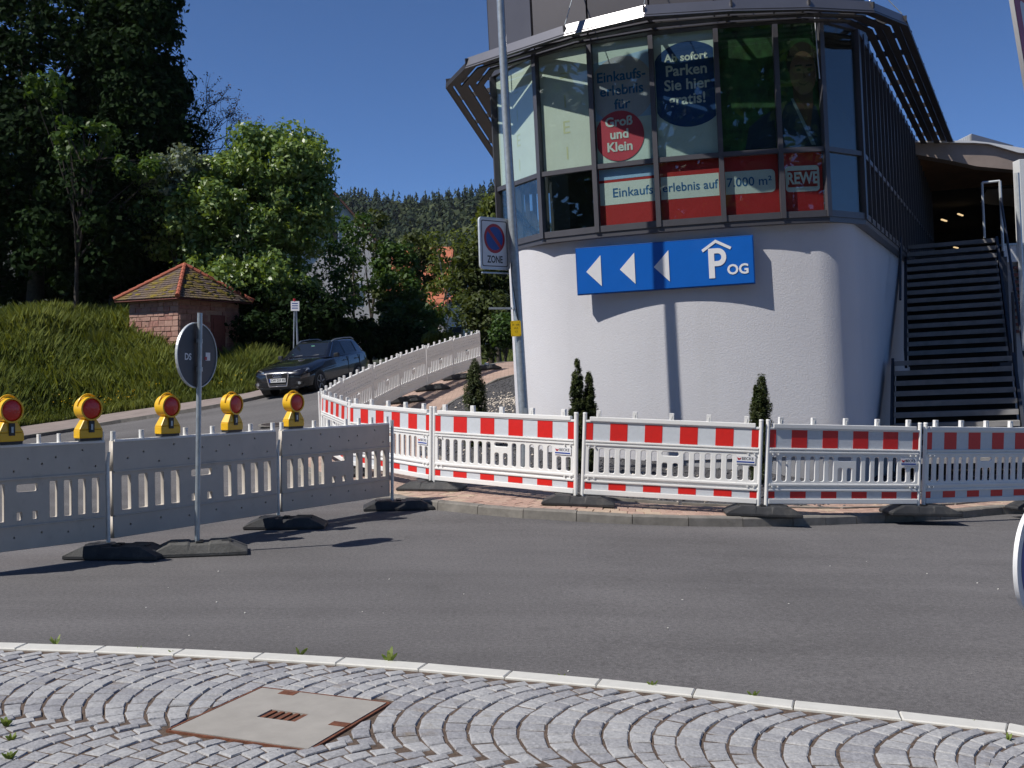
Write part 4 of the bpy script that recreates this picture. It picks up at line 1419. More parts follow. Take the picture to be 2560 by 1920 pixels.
def make_foot(mat):
    """trapezoid rubber base plate with recessed grips"""
    root = empty("barrier_foot")
    L, Wd, h = .43, .20, .115
    b = MB()
    sec = [(-L, .035, 1.0), (-L + .02, .045, 1.0), (-L + .17, h, .80), (-.10, h, .80), (-.08, h - .012, .80), (.08, h - .012, .80), (.10, h, .80), (L - .17, h, .80), (L - .02, .045, 1.0), (L, .035, 1.0)]
    vs = []
    for (x, z, f) in sec:
        vs += [(x, -Wd, 0), (x, -Wd, .03), (x, -Wd*f, z), (x, Wd*f, z), (x, Wd, .03), (x, Wd, 0)]
    n = 6
    b.v = vs
    for i in range(len(sec) - 1):
        for k in range(n):
            b.f.append((i*n+k, i*n+(k+1) % n, (i+1)*n+(k+1) % n, (i+1)*n+k))
    b.f += [tuple(range(n)), tuple(range((len(sec)-1)*n, len(sec)*n))]
    b.build("base_plate", mat, root, bevel=.008, seg=1)
    for x in (-.24, .24):
        MB().box(x - .045, x + .045, -.06, .06, h - .04, h + .003).build("grip", M["lamp_black"], root, bevel=.004)
    for y in (-.045, .045):
        MB().box(-.03, .03, y - .03, y + .03, h - .06, h + .004).build("post_socket", M["lamp_black"], root)
    return root

PA, PBn = make_panel_a(), make_panel_b()
FT, FTg = make_foot(M["rubber"]), make_foot(M["rubber_grey"])
used = set()
def inst(proto):
    if proto.name not in used:
        used.add(proto.name); return proto
    return copy_tree(proto)

zp = lambda p: g(p[0], p[1]) + .107
def put_foot(p, yaw, label, proto=None, z=None, pitch=None, sc_=1.0):
    o = inst(proto or FT)
    zz = zp(p) if z is None else z
    e = .4
    dx, dy = math.cos(yaw), math.sin(yaw)
    sl = math.atan2(g(p[0] + dx*e, p[1] + dy*e) - g(p[0] - dx*e, p[1] - dy*e), 2*e)
    sr = math.atan2(g(p[0] - dy*.2, p[1] + dx*.2) - g(p[0] + dy*.2, p[1] - dx*.2), .4)
    o.location = (p[0], p[1], zz + .004)
    o.rotation_euler = (sr, -sl, yaw)
    tag(o, label, "barrier foot", "black rubber feet under the barriers")
    return o

# striped fence along the near pavement
joint = [(-3.24, 18.65), (-2.45, 16.5), (-1.06, 14.52), (.79, 13.07), (2.87, 12.62), (4.88, 13.14), (6.78, 14.05)]
names_p = ["narrow looking striped barrier panel turning the corner to the far row",
           "striped barrier panel whose left part hides behind the old white barriers",
           "striped barrier panel in front of the lamp post base",
           "striped barrier panel directly below the blue parking sign",
           "striped barrier panel in front of the staircase foot and right hand conifer",
           "rightmost striped barrier panel, cut off by the picture edge"]
for k in range(6):
    a, b = Vector(joint[k]), Vector(joint[k+1])
    dd = (b - a).normalized()
    a2, b2 = a + dd * .045, b - dd * .045
    o = place(inst(PA), a2, b2, zp(a), zp(b))
    tag(o, names_p[k], "barrier", "red and white striped barrier fence")
foot_lab = ["", "black rubber foot beside the low end of the far row of barriers", "black rubber foot on the kerb nearest the old white barriers", "black rubber foot below the lamp post, between two striped panels",
            "black rubber foot below the right end of the blue sign", "black rubber foot in front of the staircase", "black rubber foot at the right picture edge"]
yaws = [0, -60, -14, -6, -4, 4, 22]
for k in range(1, 7):
    p = joint[k]
    put_foot(p, R(yaws[k]), foot_lab[k])

# far row, seen from behind
far = [(-3.24, 18.65), (-3.20, 20.85), (-2.90, 23.0), (-2.54, 25.1), (-2.10, 27.2), (-1.55, 29.25), (-.87, 31.3)]
ords = ["nearest", "second nearest", "third nearest", "fourth nearest", "second farthest", "farthest"]
for k in range(6):
    a, b = Vector(far[k+1]), Vector(far[k])
    dd = (b - a).normalized()
    o = place(inst(PA), a + dd*.04, b - dd*.04, zp(a), zp(b))
    tag(o, "%s panel of the grey backed barrier row climbing the hill" % ords[k], "barrier", "barrier row along the uphill pavement")
for k in range(2, 7):
    a = far[k]
    put_foot((a[0] + .12, a[1]), R(12), "black rubber foot under the %s joint of the uphill barrier row" % ["", "", "nearest visible", "second visible", "third visible", "second farthest", "farthest"][k])

# older white barriers on the road at the left
Lb = [U(-170, 1452)[:2], U(270, 1392)[:2], U(694, 1318)[:2], U(977, 1272)[:2]]
Lb = [Vector((p[0], p[1])) for p in Lb]
names_l = ["old white barrier cut off by the left picture edge", "old white barrier behind the round sign pole, with two lamps", "old white barrier ending at the striped fence, with one lamp"]
L_t = []
for k in range(3):
    a, b = Lb[k], Lb[k+1]
    dd = (b - a).normalized()
    o = place(inst(PBn), a + dd*.04, b - dd*.03, g(*a) + .03, g(*b) + .03)
    tag(o, names_l[k], "barrier", "old white barriers across the lane")
o = MB().tube([(0, 0, 0), (0, 0, 1.0)], .02, 10).build("end_post", M["galv_light"], None, smooth=True)
o.location = (Lb[3].x + .02, Lb[3].y - .03, g(*Lb[3]) + .09)
tag(o, "white end post of the old barrier nearest the striped fence", "post")
for k, lab in ((1, "black rubber foot under the joint left of the round sign"), (2, "black rubber foot between the round sign and the striped fence"), (3, "black rubber foot at the free end of the old barriers")):
    p = Lb[k]
    put_foot((p.x + .10, p.y - .03), R([0, -4, 3, 8][k]), lab, z=g(*p))

# ------------------------------------------------------------------ warning lamps
def make_lamp():
    root = empty("warning_lamp")
    # battery box (front -y)
    b = MB()
    b.hexa([(-.115, -.05, 0), (.115, -.05, 0), (.115, .05, 0), (-.115, .05, 0), (-.115, -.05, .075), (.115, -.05, .075), (.115, .05, .075), (-.115, .05, .075)])
    b.hexa([(-.115, -.05, .075), (.115, -.05, .075), (.115, .05, .075), (-.115, .05, .075), (-.062, -.038, .165), (.062, -.038, .165), (.062, .038, .165), (-.062, .038, .165)])
    b.build("battery_box", M["lamp_yellow"], root, bevel=.010)
    MB().box(-.105, .105, -.043, .043, -.022, .002).build("bracket", M["lamp_black"], root)
    n = 28
    def ring(r0, r1, y0, y1):
        m = MB()
        for k in range(n):
            a = 2*math.pi*k/n
            c, s = math.cos(a), math.sin(a)
            m.v += [(r0*c, y0, .262 + r0*s), (r1*c, y0, .262 + r1*s), (r1*c, y1, .262 + r1*s), (r0*c, y1, .262 + r0*s)]
        for k in range(n):
            q = (k+1) % n
            for i in range(4):
                j = (i+1) % 4
                m.f.append((4*k+i, 4*k+j, 4*q+j, 4*q+i))
        return m
    ring(.092, .106, -.062, .062).build("housing_ring", M["lamp_yellow"], root, smooth=True)
    for sgn, nm in ((-1, "lens"), (1, "lens")):
        m = MB()
        for j in range(5):
            t = j / 4.0
            r = .093 * math.cos(t * math.pi / 2 * .98)
            y = sgn * (.046 + .022 * math.sin(t * math.pi / 2))
            m.v += [(r*math.cos(2*math.pi*k/n), y, .262 + r*math.sin(2*math.pi*k/n)) for k in range(n)]
        for j in range(4):
            for k in range(n):
                m.f.append((j*n+k, j*n+(k+1) % n, (j+1)*n+(k+1) % n, (j+1)*n+k))
        m.f.append(tuple(4*n+k for k in range(n)))
        m.build(nm, M["lamp_red"], root, smooth=True)
    pts = [(.108*math.cos(a), 0, .262 + .128*math.sin(a)) for a in np.linspace(R(12), R(168), 14)]
    MB().tube(pts, .009, 8).build("handle", M["lamp_yellow"], root, smooth=True)
    MB().box(-.028, .028, -.058, -.049, .05, .155).build("latch", M["lamp_black"], root, bevel=.004)
    MB().box(-.010, .010, -.062, -.058, .075, .125).build("key_slot", M["galv"], root)
    return root
LP = make_lamp()
lamp_px = [(20, 1130), (220, 1120), (420, 1108), (580, 1099), (733, 1087)]
names_lp = ["yellow warning lamp with red lens cut off at the left picture edge", "yellow warning lamp just left of the first barrier joint", "yellow warning lamp on the left of the round sign's pole", "yellow warning lamp on the right of the round sign's pole", "yellow warning lamp nearest the striped fence"]
for k, (px, py) in enumerate(lamp_px):
    a_, b_ = ray(px, py)
    best = None
    for si in range(3):
        for t in np.linspace(0, 1, 200):
            q = Lb[si].lerp(Lb[si+1], t)
            e = abs(q.x / q.y - a_)
            if best is None or e < best[0]: best = (e, q, si)
    q, si = best[1], best[2]
    dd = (Lb[si+1] - Lb[si])
    yaw = math.atan2(dd.y, dd.x)
    o = inst(LP)
    o.location = (q.x, q.y, g(*q) + 1.085)
    o.rotation_euler = (0, 0, yaw + R([6, 2, -4, 3, -2][k]))
    tag(o, names_lp[k], "warning lamp", "yellow warning lamps on the old barriers")

# ------------------------------------------------------------------ round sign seen from behind, in its own foot
ps = U(492, 1384)
RS = tag(empty("round_traffic_sign", (ps.x, ps.y, ps.z)), "round traffic sign seen from its grey back on a galvanised pole", "traffic sign")
MB().tube([(0, 0, .06), (0.03, 0, 2.22)], .024, 12).build("pole", M["galv"], RS, smooth=True)
def disc(name, r, y0, y1, mat, parent, loc, rot, n=44, zc=0):
    m = MB()
    m.prism([(r*math.cos(2*math.pi*k/n), zc + r*math.sin(2*math.pi*k/n)) for k in range(n)], y0, y1)
    return m.build(name, mat, parent, loc=loc, rot=rot)
pl = disc("sign_plate", .30, .030, .045, M["sign_grey"], RS, (.024, .012, 1.83), (0, R(.8), R(70)))
m = MB()
n = 44
for k in range(n):
    c, s = math.cos(2*math.pi*k/n), math.sin(2*math.pi*k/n)
    m.v += [(.295*c, .022, .295*s), (.304*c, .022, .304*s), (.304*c, .046, .304*s), (.295*c, .046, .295*s)]
for k in range(n):
    q = (k+1) % n
    for i in range(4):
        j = (i+1) % 4
        m.f.append((4*k+i, 4*k+j, 4*q+j, 4*q+i))
m.build("rim", M["galv_light"], RS, loc=(.024, .012, 1.83), rot=(0, R(.8), R(70)))
mobj("lettering", text_mesh("DS", .085, bold=.002), M["sign_white"], pl, loc=(-.135, .0288, -.02))
MB().box(.13, .20, .0275, .0295, -.045, .03).build("sticker", M["sign_white"], pl)
MB().box(.115, .15, .027, .0292, -.04, -.01).build("sticker", M["sign_red"], pl)
for z in (1.70, 1.96):
    MB().tube([(.024, 0, z - .02), (.024, 0, z + .02)], .031, 12).build("clamp", M["galv"], RS)
f = put_foot((ps.x + .03, ps.y - .02), R(14), "grey rubber foot under the round traffic sign", FTg, z=ps.z)

# ------------------------------------------------------------------ lamp post with parking zone sign
pb = Vector((.177, 16.3, g(.177, 16.3) + .08))
LPst = tag(empty("lamp_post", pb), "tall grey street lamp post in front of the white wall", "lamp post")
top = Vector((-.48, 0.0, 9.6))
MB().tube([(0.015, 0, -.1), (0, 0, .8), top * .55, top], [.075, .072, .062, .05], 16).build("pole", M["galv"], LPst, smooth=True)
MB().box(.005, .05, -.078, -.066, .55, .95).build("service_door", M["galv"], LPst, bevel=.004)
hd = MB()
hd.tube([top, top + Vector((-.18, -.02, .12)), top + Vector((-.5, -.06, .16))], [.045, .04, .035], 10)
hd.build("arm", M["galv"], LPst, smooth=True)
MB().hexa([tuple(top + Vector(v)) for v in ((-1.05, -.24, .14), (-.4, -.2, .12), (-.4, .08, .12), (-1.05, .10, .14), (-1.0, -.2, .24), (-.42, -.18, .22), (-.42, .06, .22), (-1.0, .06, .24))]).build("lamp_head", M["galv"], LPst, bevel=.02)
def on_pole(z): return top * (z / 9.6)
for z in (2.42, ):
    p = on_pole(z)
    MB().tube([p + Vector((0, 0, -.012)), p + Vector((0, 0, .012))], .070, 14).build("strap", M["galv_light"], LPst)
    MB().bar(p + Vector((-.40, -.05, 0)), p + Vector((-.06, -.03, 0)), .03, .03).build("side_arm", M["galv"], LPst)
MB().tube([on_pole(3.1) + Vector((-.04, -.06, 0)), on_pole(2.8) + Vector((-.03, -.065, 0)), on_pole(2.3) + Vector((.02, -.075, 0)), on_pole(2.15) + Vector((.04, -.08, 0))], .006, 5).build("cable", M["ink"], LPst)
zc = 3.36
pz = on_pole(zc)
ZS = tag(empty("zone_sign", pb + pz + Vector((-.27, -.16, 0)), (0, R(-2.4), R(46))), "no parking zone sign with blue and red disc on the lamp post", "traffic sign")
ZW, ZH = .295, .365
mobj("sign_plate", curve_mesh("sign_plate", rrect(-ZW, ZW, -ZH, ZH, .045), ext=.008), M["sign_white"], ZS)
mobj("rim", curve_mesh("rim", rrect(-ZW-.014, ZW+.014, -ZH-.014, ZH+.014, .055), [rrect(-ZW+.003, ZW-.003, -ZH+.003, ZH-.003, .043)], ext=.016), M["galv_light"], ZS)
mobj("border", curve_mesh("border", rrect(-ZW+.03, ZW-.03, -ZH+.03, ZH-.03, .03), [rrect(-ZW+.042, ZW-.042, -ZH+.042, ZH-.042, .025)], ext=.0006), M["ink"], ZS, loc=(0, -.0092, 0))
mobj("red_disc", curve_mesh("red_disc", circ(0, .075, .215, 40), ext=.0006), M["sign_red"], ZS, loc=(0, -.0092, 0))
for sgn in (1, -1):
    pts = []
    a0_, a1_ = (R(45) + .16, R(225) - .16)
    pts = [(.172*math.cos(a), .075 + .172*math.sin(a)) for a in np.linspace(a0_, a1_, 20)]
    if sgn < 0: pts = [(-x, .15 - z) for x, z in pts]
    # the bar of the sign runs from top left to bottom right
    pts = [(-x, z) for x, z in pts]
    mobj("blue_field", curve_mesh("blue_field", pts, ext=.0006), M["traffic_blue"], ZS, loc=(0, -.0108, 0))
mobj("lettering", text_mesh("ZONE", .145, bold=.003, xscale=.80), M["ink"], ZS, loc=(0, -.0095, -.235))
for z in (-.25, .25):
    MB().bar((-.2, .02, z), (.32, .03, z), .03, .03).build("clamp", M["galv"], ZS)
MB().bar((-.25, .02, -ZH - .06), (.30, .02, -ZH - .06), .03, .02).build("lower_bracket", M["galv"], ZS)
py_ = on_pole(2.12)
YP = tag(empty("yellow_plate", pb + py_ + Vector((-.012, -.085, 0)), (0, R(-3), R(4))), "small yellow hydrant plate strapped to the lamp post", "plate")
mobj("plate", curve_mesh("plate", rrect(-.075, .075, -.115, .115, .016), ext=.003), M["plate_yellow"], YP)
for (x, z) in ((-.055, .095), (.055, .095), (-.055, -.095), (.055, -.095)):
    MB().tube([(x, -.003, z), (x, -.006, z)], .005, 6).build("screw", M["ink"], YP)
for k, t in enumerate(("H  100", "14,5", "1,2")):
    mobj("lettering", text_mesh(t, .038), M["ink"], YP, loc=(0, -.0038, .055 - .05*k))

# ------------------------------------------------------------------ signs at the right picture edge
pr = Vector((3.02, 6.38, g(3.02, 6.38)))
YS = tag(empty("give_way_post", pr), "post with give way triangle and round blue arrow sign at right edge", "traffic sign")
MB().tube([(.03, .05, 0), (.03, .05, 3.9)], .038, 12).build("pole", M["galv"], YS, smooth=True)
rz = R(48.0)
def tri(s_, zb):
    # inverted triangle with rounded corners, side s_
    h = s_ * .866
    P = [(0, zb), (s_/2, zb + h), (-s_/2, zb + h)]
    out = []
    cx, cz = 0, zb + h*2/3
    for (x, z) in P:
        vx, vz = x - cx, z - cz
        a = math.atan2(vz, vx)
        q = (cx + vx*.88, cz + vz*.88)
        rr = math.hypot(vx, vz)*.12*.5
        for k in (-60, -30, 0, 30, 60):
            out.append((q[0] + rr*math.cos(a + R(k)), q[1] + rr*math.sin(a + R(k))))
    return out
zb = 3.03 - pr.z
def sp(name, mesh, mat, off): return mobj(name, mesh, mat, YS, loc=(math.sin(rz)*off, -math.cos(rz)*off, 0), rot=(0, 0, rz))
sp("triangle_plate", curve_mesh("triangle_plate", tri(.92, zb), ext=.012), M["sign_white"], 0)
sp("red_border", curve_mesh("red_border", tri(.905, zb + .010), [tri(.60, zb + .185)], ext=.0006), M["sign_red"], .0135)
zc_ = .56 - pr.z
sp("round_plate", curve_mesh("round_plate", circ(0, zc_, .305, 48), ext=.012), M["sign_white"], 0)
sp("blue_disc", curve_mesh("blue_disc", circ(0, zc_, .236, 48), ext=.0006), M["traffic_blue"], .0135)
sp("arrow", curve_mesh("arrow", [(-.16, zc_ + .10), (.02, zc_ - .04), (-.04, zc_ - .10), (.16, zc_ - .14), (.12, zc_ + .06), (.07, zc_ + .01), (-.11, zc_ + .15)], ext=.0006), M["sign_white"], .0150)

# ------------------------------------------------------------------ vegetation
def unit(v): return v / np.maximum(np.linalg.norm(v, axis=1), 1e-9)[:, None]

def leaf_cloud(cents, rads, per, size, rs, flat=.75, up=.35, tint_lo=0.0, tint_hi=1.0, shell=.55, aspect=.62):
    """leaf quads filling clumps; cents (n,3), rads (n,)"""
    n = len(cents)
    C = np.repeat(cents, per, axis=0); Rr = np.repeat(rads, per)
    d = unit(rs.normal(0, 1, (n*per, 3)))
    rad = Rr * (shell + (1-shell) * rs.uniform(0, 1, n*per)) * rs.uniform(.75, 1.1, n*per)
    P = C + d * rad[:, None] * np.array([1, 1, flat])
    nrm = unit(d * .9 + np.array([0, 0, up]) + rs.normal(0, .55, (n*per, 3)))
    t = unit(np.cross(nrm, rs.normal(0, 1, (n*per, 3))))
    b = np.cross(nrm, t)
    sz = size * rs.uniform(.6, 1.35, n*per)
    l = t * sz[:, None]; wv = b * (sz * aspect)[:, None]
    bend = nrm * (sz * .22)[:, None]
    V = np.stack([P - l, P + wv * .9 + bend * .2, P + l - bend, P - wv * .9 + bend * .2], 1).reshape(-1, 3)
    F = np.arange(len(V)).reshape(-1, 4)
    ct = np.repeat(rs.uniform(-.25, .25, n), per)
    tint = np.clip(tint_lo + (tint_hi - tint_lo) * (rs.uniform(0, 1, n*per) * .7 + .15 + ct), 0, 1)
    return V, F, tint

def ell_clumps(c, r, n, rs, cr, shell=.45):
    d = unit(rs.normal(0, 1, (n, 3)))
    k = shell + (1-shell) * rs.uniform(0, 1, n) ** .5
    P = np.array(c) + d * k[:, None] * np.array(r)
    return P, cr * rs.uniform(.65, 1.35, n)

def merge(parts):
    V, F, T, o = [], [], [], 0
    for v, f, t in parts:
        V.append(v); F.append(f + o); T.append(t); o += len(v)
    return np.concatenate(V), np.concatenate(F), np.concatenate(T)

def trunk_mesh(base, top, r0, targets, rs, limbs=9):
    mb = MB()
    base, top = Vector(base), Vector(top)
    pts = [base.lerp(top, t) + Vector((rs.normal(0, .06), rs.normal(0, .06), 0)) * (t > 0) for t in np.linspace(0, 1, 7)]
    mb.tube(pts, [r0 * (1.25 if i == 0 else 1) * (1 - .72 * i / 6) for i in range(7)], 9)
    if len(targets):
        ids = rs.choice(len(targets), min(limbs, len(targets)), replace=False)
        for i in ids:
            q = Vector(targets[i])
            t = rs.uniform(.35, .95)
            a = base.lerp(top, t)
            if q.z < a.z - 1.0: a = base.lerp(top, .3)
            m1 = a.lerp(q, .5) + Vector((0, 0, .25))
            mb.tube([a, m1, q], [r0*.38, r0*.22, r0*.06], 6)
    return mb

def tree(name, label, ells, base, leafmat, rs, n_clump=70, per=70, cr=.8, size=.11, r0=.22, bark="bark", group=None, tint=(0, 1), shell=.45, flat=.75, cat="tree", limbs=10, up=.35):
    """ells: list of (centre, radii, share)"""
    root = empty(name, base)
    tag(root, label, cat, group)
    parts, cs = [], []
    off = np.array(base)
    for (c, r, sh) in ells:
        P, rr = ell_clumps(np.array(c) - off, r, max(3, int(n_clump*sh)), rs, cr, shell)
        cs.append(P)
        parts.append(leaf_cloud(P, rr, per, size, rs, flat=flat, tint_lo=tint[0], tint_hi=tint[1], up=up))
    V, F, Tn = merge(parts)
    mobj("crown", np_mesh("crown", V, F, Tn), M[leafmat], root)
    cs = np.concatenate(cs)
    tc = cs.mean(axis=0)
    trunk_mesh((0, 0, -.3), (tc[0]*.8, tc[1]*.8, tc[2]), r0, cs, rs, limbs).build("trunk", M[bark], root, smooth=True)
    return root

def E(px, py, Y, rx, ry, dy=None):
    """ellipsoid given by its picture centre and half sizes in photo pixels at distance Y"""
    c = at(px, py, Y)
    s_ = Y / FPX
    return (tuple(c), (rx*s_, (dy if dy else rx*s_*.85), ry*s_))

def gz(x, y):
    return ground_z(x, y)

RS_ = np.random.RandomState(21)
def T_(name, label, ells, basepx, Y, mat, **kw):
    b = at(basepx, 900, Y)
    base = (b.x, Y, gz(b.x, Y))
    return tree(name, label, ells, base, mat, RS_, **kw)

# tall dark trees at the left
G_D = "tall dark trees above the grass bank"
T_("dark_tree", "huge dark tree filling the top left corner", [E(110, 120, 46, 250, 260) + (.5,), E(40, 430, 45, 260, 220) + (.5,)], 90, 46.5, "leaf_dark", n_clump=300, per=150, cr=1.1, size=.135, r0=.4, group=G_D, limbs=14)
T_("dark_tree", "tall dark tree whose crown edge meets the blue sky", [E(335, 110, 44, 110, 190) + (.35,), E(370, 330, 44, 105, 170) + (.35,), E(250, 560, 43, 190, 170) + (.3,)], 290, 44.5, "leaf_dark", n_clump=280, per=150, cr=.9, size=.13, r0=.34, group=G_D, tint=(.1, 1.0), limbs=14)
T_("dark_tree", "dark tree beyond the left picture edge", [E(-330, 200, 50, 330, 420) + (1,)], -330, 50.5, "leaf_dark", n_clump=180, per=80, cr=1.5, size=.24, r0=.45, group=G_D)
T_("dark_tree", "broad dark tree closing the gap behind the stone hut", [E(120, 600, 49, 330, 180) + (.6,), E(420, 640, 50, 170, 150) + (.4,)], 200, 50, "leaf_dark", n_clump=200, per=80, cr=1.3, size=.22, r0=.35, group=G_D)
T_("sunlit_leaves", "paler leaf colour for sunlit branches of the big dark tree", [E(120, 235, 40.5, 60, 55) + (.25,), E(200, 345, 40.5, 80, 55) + (.4,), E(330, 415, 41, 75, 35) + (.25,)], 180, 41.5, "leaf_mid", n_clump=34, per=50, cr=.45, size=.12, r0=.10, tint=(.2, 1.0), cat="tree", limbs=16)  # sunlight on the dark tree's leaves, put into a paler leaf colour
# trees further left that shade the slope
for k, (x, y, h) in enumerate(((-33, 47, 15),)):
    tree("dark_tree", "dark tree far outside the picture on the left", [((x, y, gz(x, y) + h*.62), (5.5, 5.5, h*.42), 1)], (x, y, gz(x, y)), "leaf_dark", RS_, n_clump=110, per=60, cr=1.9, size=.34, r0=.4, group=G_D)

# the bright maple
T_("maple_tree", "bright green broad maple tree behind the stone hut roof",
   [E(590, 570, 43.5, 180, 190) + (.40,), E(690, 420, 43.5, 130, 105) + (.18,), E(462, 530, 43.0, 118, 125) + (.17,), E(755, 520, 43.2, 70, 105) + (.12,), E(615, 715, 42.6, 180, 85) + (.14,)],
   650, 44, "leaf_maple", n_clump=540, per=130, cr=.66, size=.105, r0=.26, shell=.55, limbs=18)
T_("silver_tree", "pale silvery leaved small tree between the maple and the dark trees", [E(425, 440, 42.0, 50, 60) + (.6,), E(470, 405, 42.2, 55, 35) + (.4,)], 440, 42.5, "leaf_silver", n_clump=40, per=70, cr=.42, size=.09, r0=.09)
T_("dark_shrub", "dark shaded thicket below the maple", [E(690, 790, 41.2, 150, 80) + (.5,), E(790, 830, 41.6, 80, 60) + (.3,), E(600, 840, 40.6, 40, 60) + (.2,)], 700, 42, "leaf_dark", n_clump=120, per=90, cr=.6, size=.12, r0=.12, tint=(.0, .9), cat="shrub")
# the half bare tree
def bare_tree():
    b = at(480, 800, 47); base = Vector((b.x, 47, gz(b.x, 47)))
    root = tag(empty("bare_tree", base), "brownish half bare tree with fine twigs against the sky", "tree")
    rs = np.random.RandomState(4)
    mb, tips = MB(), []
    def grow(p, dv, ln, r, depth):
        q = p + dv * ln
        mid = p.lerp(q, .5) + Vector(rs.normal(0, .05*ln, 3))
        mb.tube([p, mid, q], [r, r*.8, r*.6], 5 if depth > 1 else 7, cap=False)
        if depth >= 5:
            tips.append(q); return
        for _ in range(3 if depth > 0 else 4):
            nd = (dv + Vector(rs.normal(0, .52, 3)) + Vector((.10, 0, .06))).normalized()
            grow(q, nd, ln * rs.uniform(.62, .85), r * .58, depth + 1)
            if depth > 2: tips.append(q.lerp(q + nd * ln * .4, .7))
    t0 = at(425, 560, 47) - base
    mb.tube([(0, 0, -.3), t0 * .5 + Vector((.2, 0, 0)), t0], [.24, .2, .17], 8)
    for (px, py) in ((520, 380), (480, 250), (430, 330), (560, 300)):
        e = (at(px, py, 47 + rs.uniform(-1, 1)) - base - t0)
        grow(t0, e.normalized(), e.length * .36, .085, 1)
    mb.build("trunk", M["bark"], root, smooth=True)
    P = np.array([tuple(t) for t in tips])
    V, F, Tn = leaf_cloud(P, np.full(len(P), .22), 5, .05, rs)
    mobj("crown", np_mesh("crown", V, F, Tn), M["leaf_brown"], root)
bare_tree()
T_("slender_tree", "thin leaning tree in front of the white gable", [E(850, 620, 52, 55, 70) + (.4,), E(825, 730, 51, 65, 80) + (.6,)], 850, 52, "leaf_mid", n_clump=64, per=44, cr=.55, size=.10, r0=.08, group="young trees along the uphill street")
T_("birch_tree", "airy birch hiding the orange roof", [E(1060, 680, 60, 55, 60) + (.6,), E(1050, 620, 60, 40, 40) + (.4,)], 1062, 60, "leaf_olive", n_clump=72, per=50, cr=.6, size=.11, r0=.07, bark="birch", group="young trees along the uphill street")
# trees along the uphill street
G_S = "young trees along the uphill street"
T_("slender_tree", "slender dark tree right of the white gable", [E(930, 640, 58, 55, 130) + (.6,), E(925, 790, 57, 60, 70) + (.4,)], 925, 58, "leaf_olive", n_clump=40, per=60, cr=.55, size=.12, r0=.10, group=G_S, tint=(0, .7))
T_("slender_tree", "thin tree in front of the white gable's right edge", [E(885, 560, 56, 45, 60) + (.5,), E(880, 700, 55, 38, 90) + (.5,)], 884, 56, "leaf_mid", n_clump=20, per=45, cr=.45, size=.12, r0=.08, group=G_S, tint=(0, .8))
T_("bushy_tree", "dense green tree with layered boughs above the barrier row", [E(1000, 740, 50, 62, 70) + (.4,), E(1030, 810, 48, 66, 50) + (.4,), E(985, 660, 51, 45, 50) + (.2,)], 1010, 50, "leaf_mid", n_clump=110, per=85, cr=.5, size=.11, r0=.14, group=G_S)
T_("birch_tree", "airy birch with pale thin stems above the barrier row", [E(1120, 640, 56, 50, 80) + (.5,), E(1105, 760, 55, 50, 70) + (.5,)], 1118, 56, "leaf_yellow", n_clump=42, per=46, cr=.55, size=.10, r0=.07, bark="birch", group=G_S, tint=(0, .8))
T_("birch_tree", "airy birch beside the small street lamp", [E(1165, 700, 60, 40, 110) + (1,)], 1150, 60, "leaf_olive", n_clump=34, per=46, cr=.55, size=.11, r0=.06, bark="birch", group=G_S)
T_("olive_tree", "dark olive tree behind the zone sign", [E(1215, 690, 52, 62, 130) + (.6,), E(1225, 810, 50, 60, 80) + (.4,)], 1230, 52, "leaf_olive", n_clump=120, per=85, cr=.55, size=.12, r0=.16, group=G_S, tint=(0, .6))
T_("yellow_tree", "yellow green tree top beside the lamp post", [E(1240, 555, 64, 42, 62) + (1,)], 1250, 64, "leaf_yellow", n_clump=60, per=80, cr=.6, size=.14, r0=.16, group=G_S, tint=(.1, .9))
T_("green_shrub", "dark green shrub at the end of the barrier row", [E(1272, 826, 44, 34, 36) + (1,)], 1262, 44, "leaf_mid", n_clump=60, per=80, cr=.38, size=.09, r0=.07, tint=(0, .7), cat="shrub")
T_("green_shrub", "low hedge showing above the uphill barrier row", [E(1105, 855, 45, 55, 22) + (1,)], 1105, 45, "leaf_yellow", n_clump=44, per=70, cr=.30, size=.08, r0=.05, tint=(0, .8), cat="shrub")
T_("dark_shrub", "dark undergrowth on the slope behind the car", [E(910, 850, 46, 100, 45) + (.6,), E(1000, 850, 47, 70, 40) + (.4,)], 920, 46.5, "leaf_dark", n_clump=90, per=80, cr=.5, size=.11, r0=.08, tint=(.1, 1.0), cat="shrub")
# trees behind the camera, mirrored in the shop windows
for k, (x, y, h, lab) in enumerate(((-21, -13, 20, "tree behind the viewer mirrored in the left panes"), (-9, -16, 21, "tree behind the viewer mirrored in the middle panes"), (4, -16, 20, "tree behind the viewer mirrored in the poster panes"), (15, -15, 19, "tree behind the viewer mirrored in the right panes"), (-33, -5, 20, "tree behind the viewer mirrored in the far left panes"))):
    tree("mirrored_tree", lab, [((x, y, h*.58), (h*.40, h*.40, h*.42), 1)], (x, y, -.3), "leaf_mid", RS_, n_clump=120, per=50, cr=2.2, size=.5, r0=.4, tint=(0, .7))

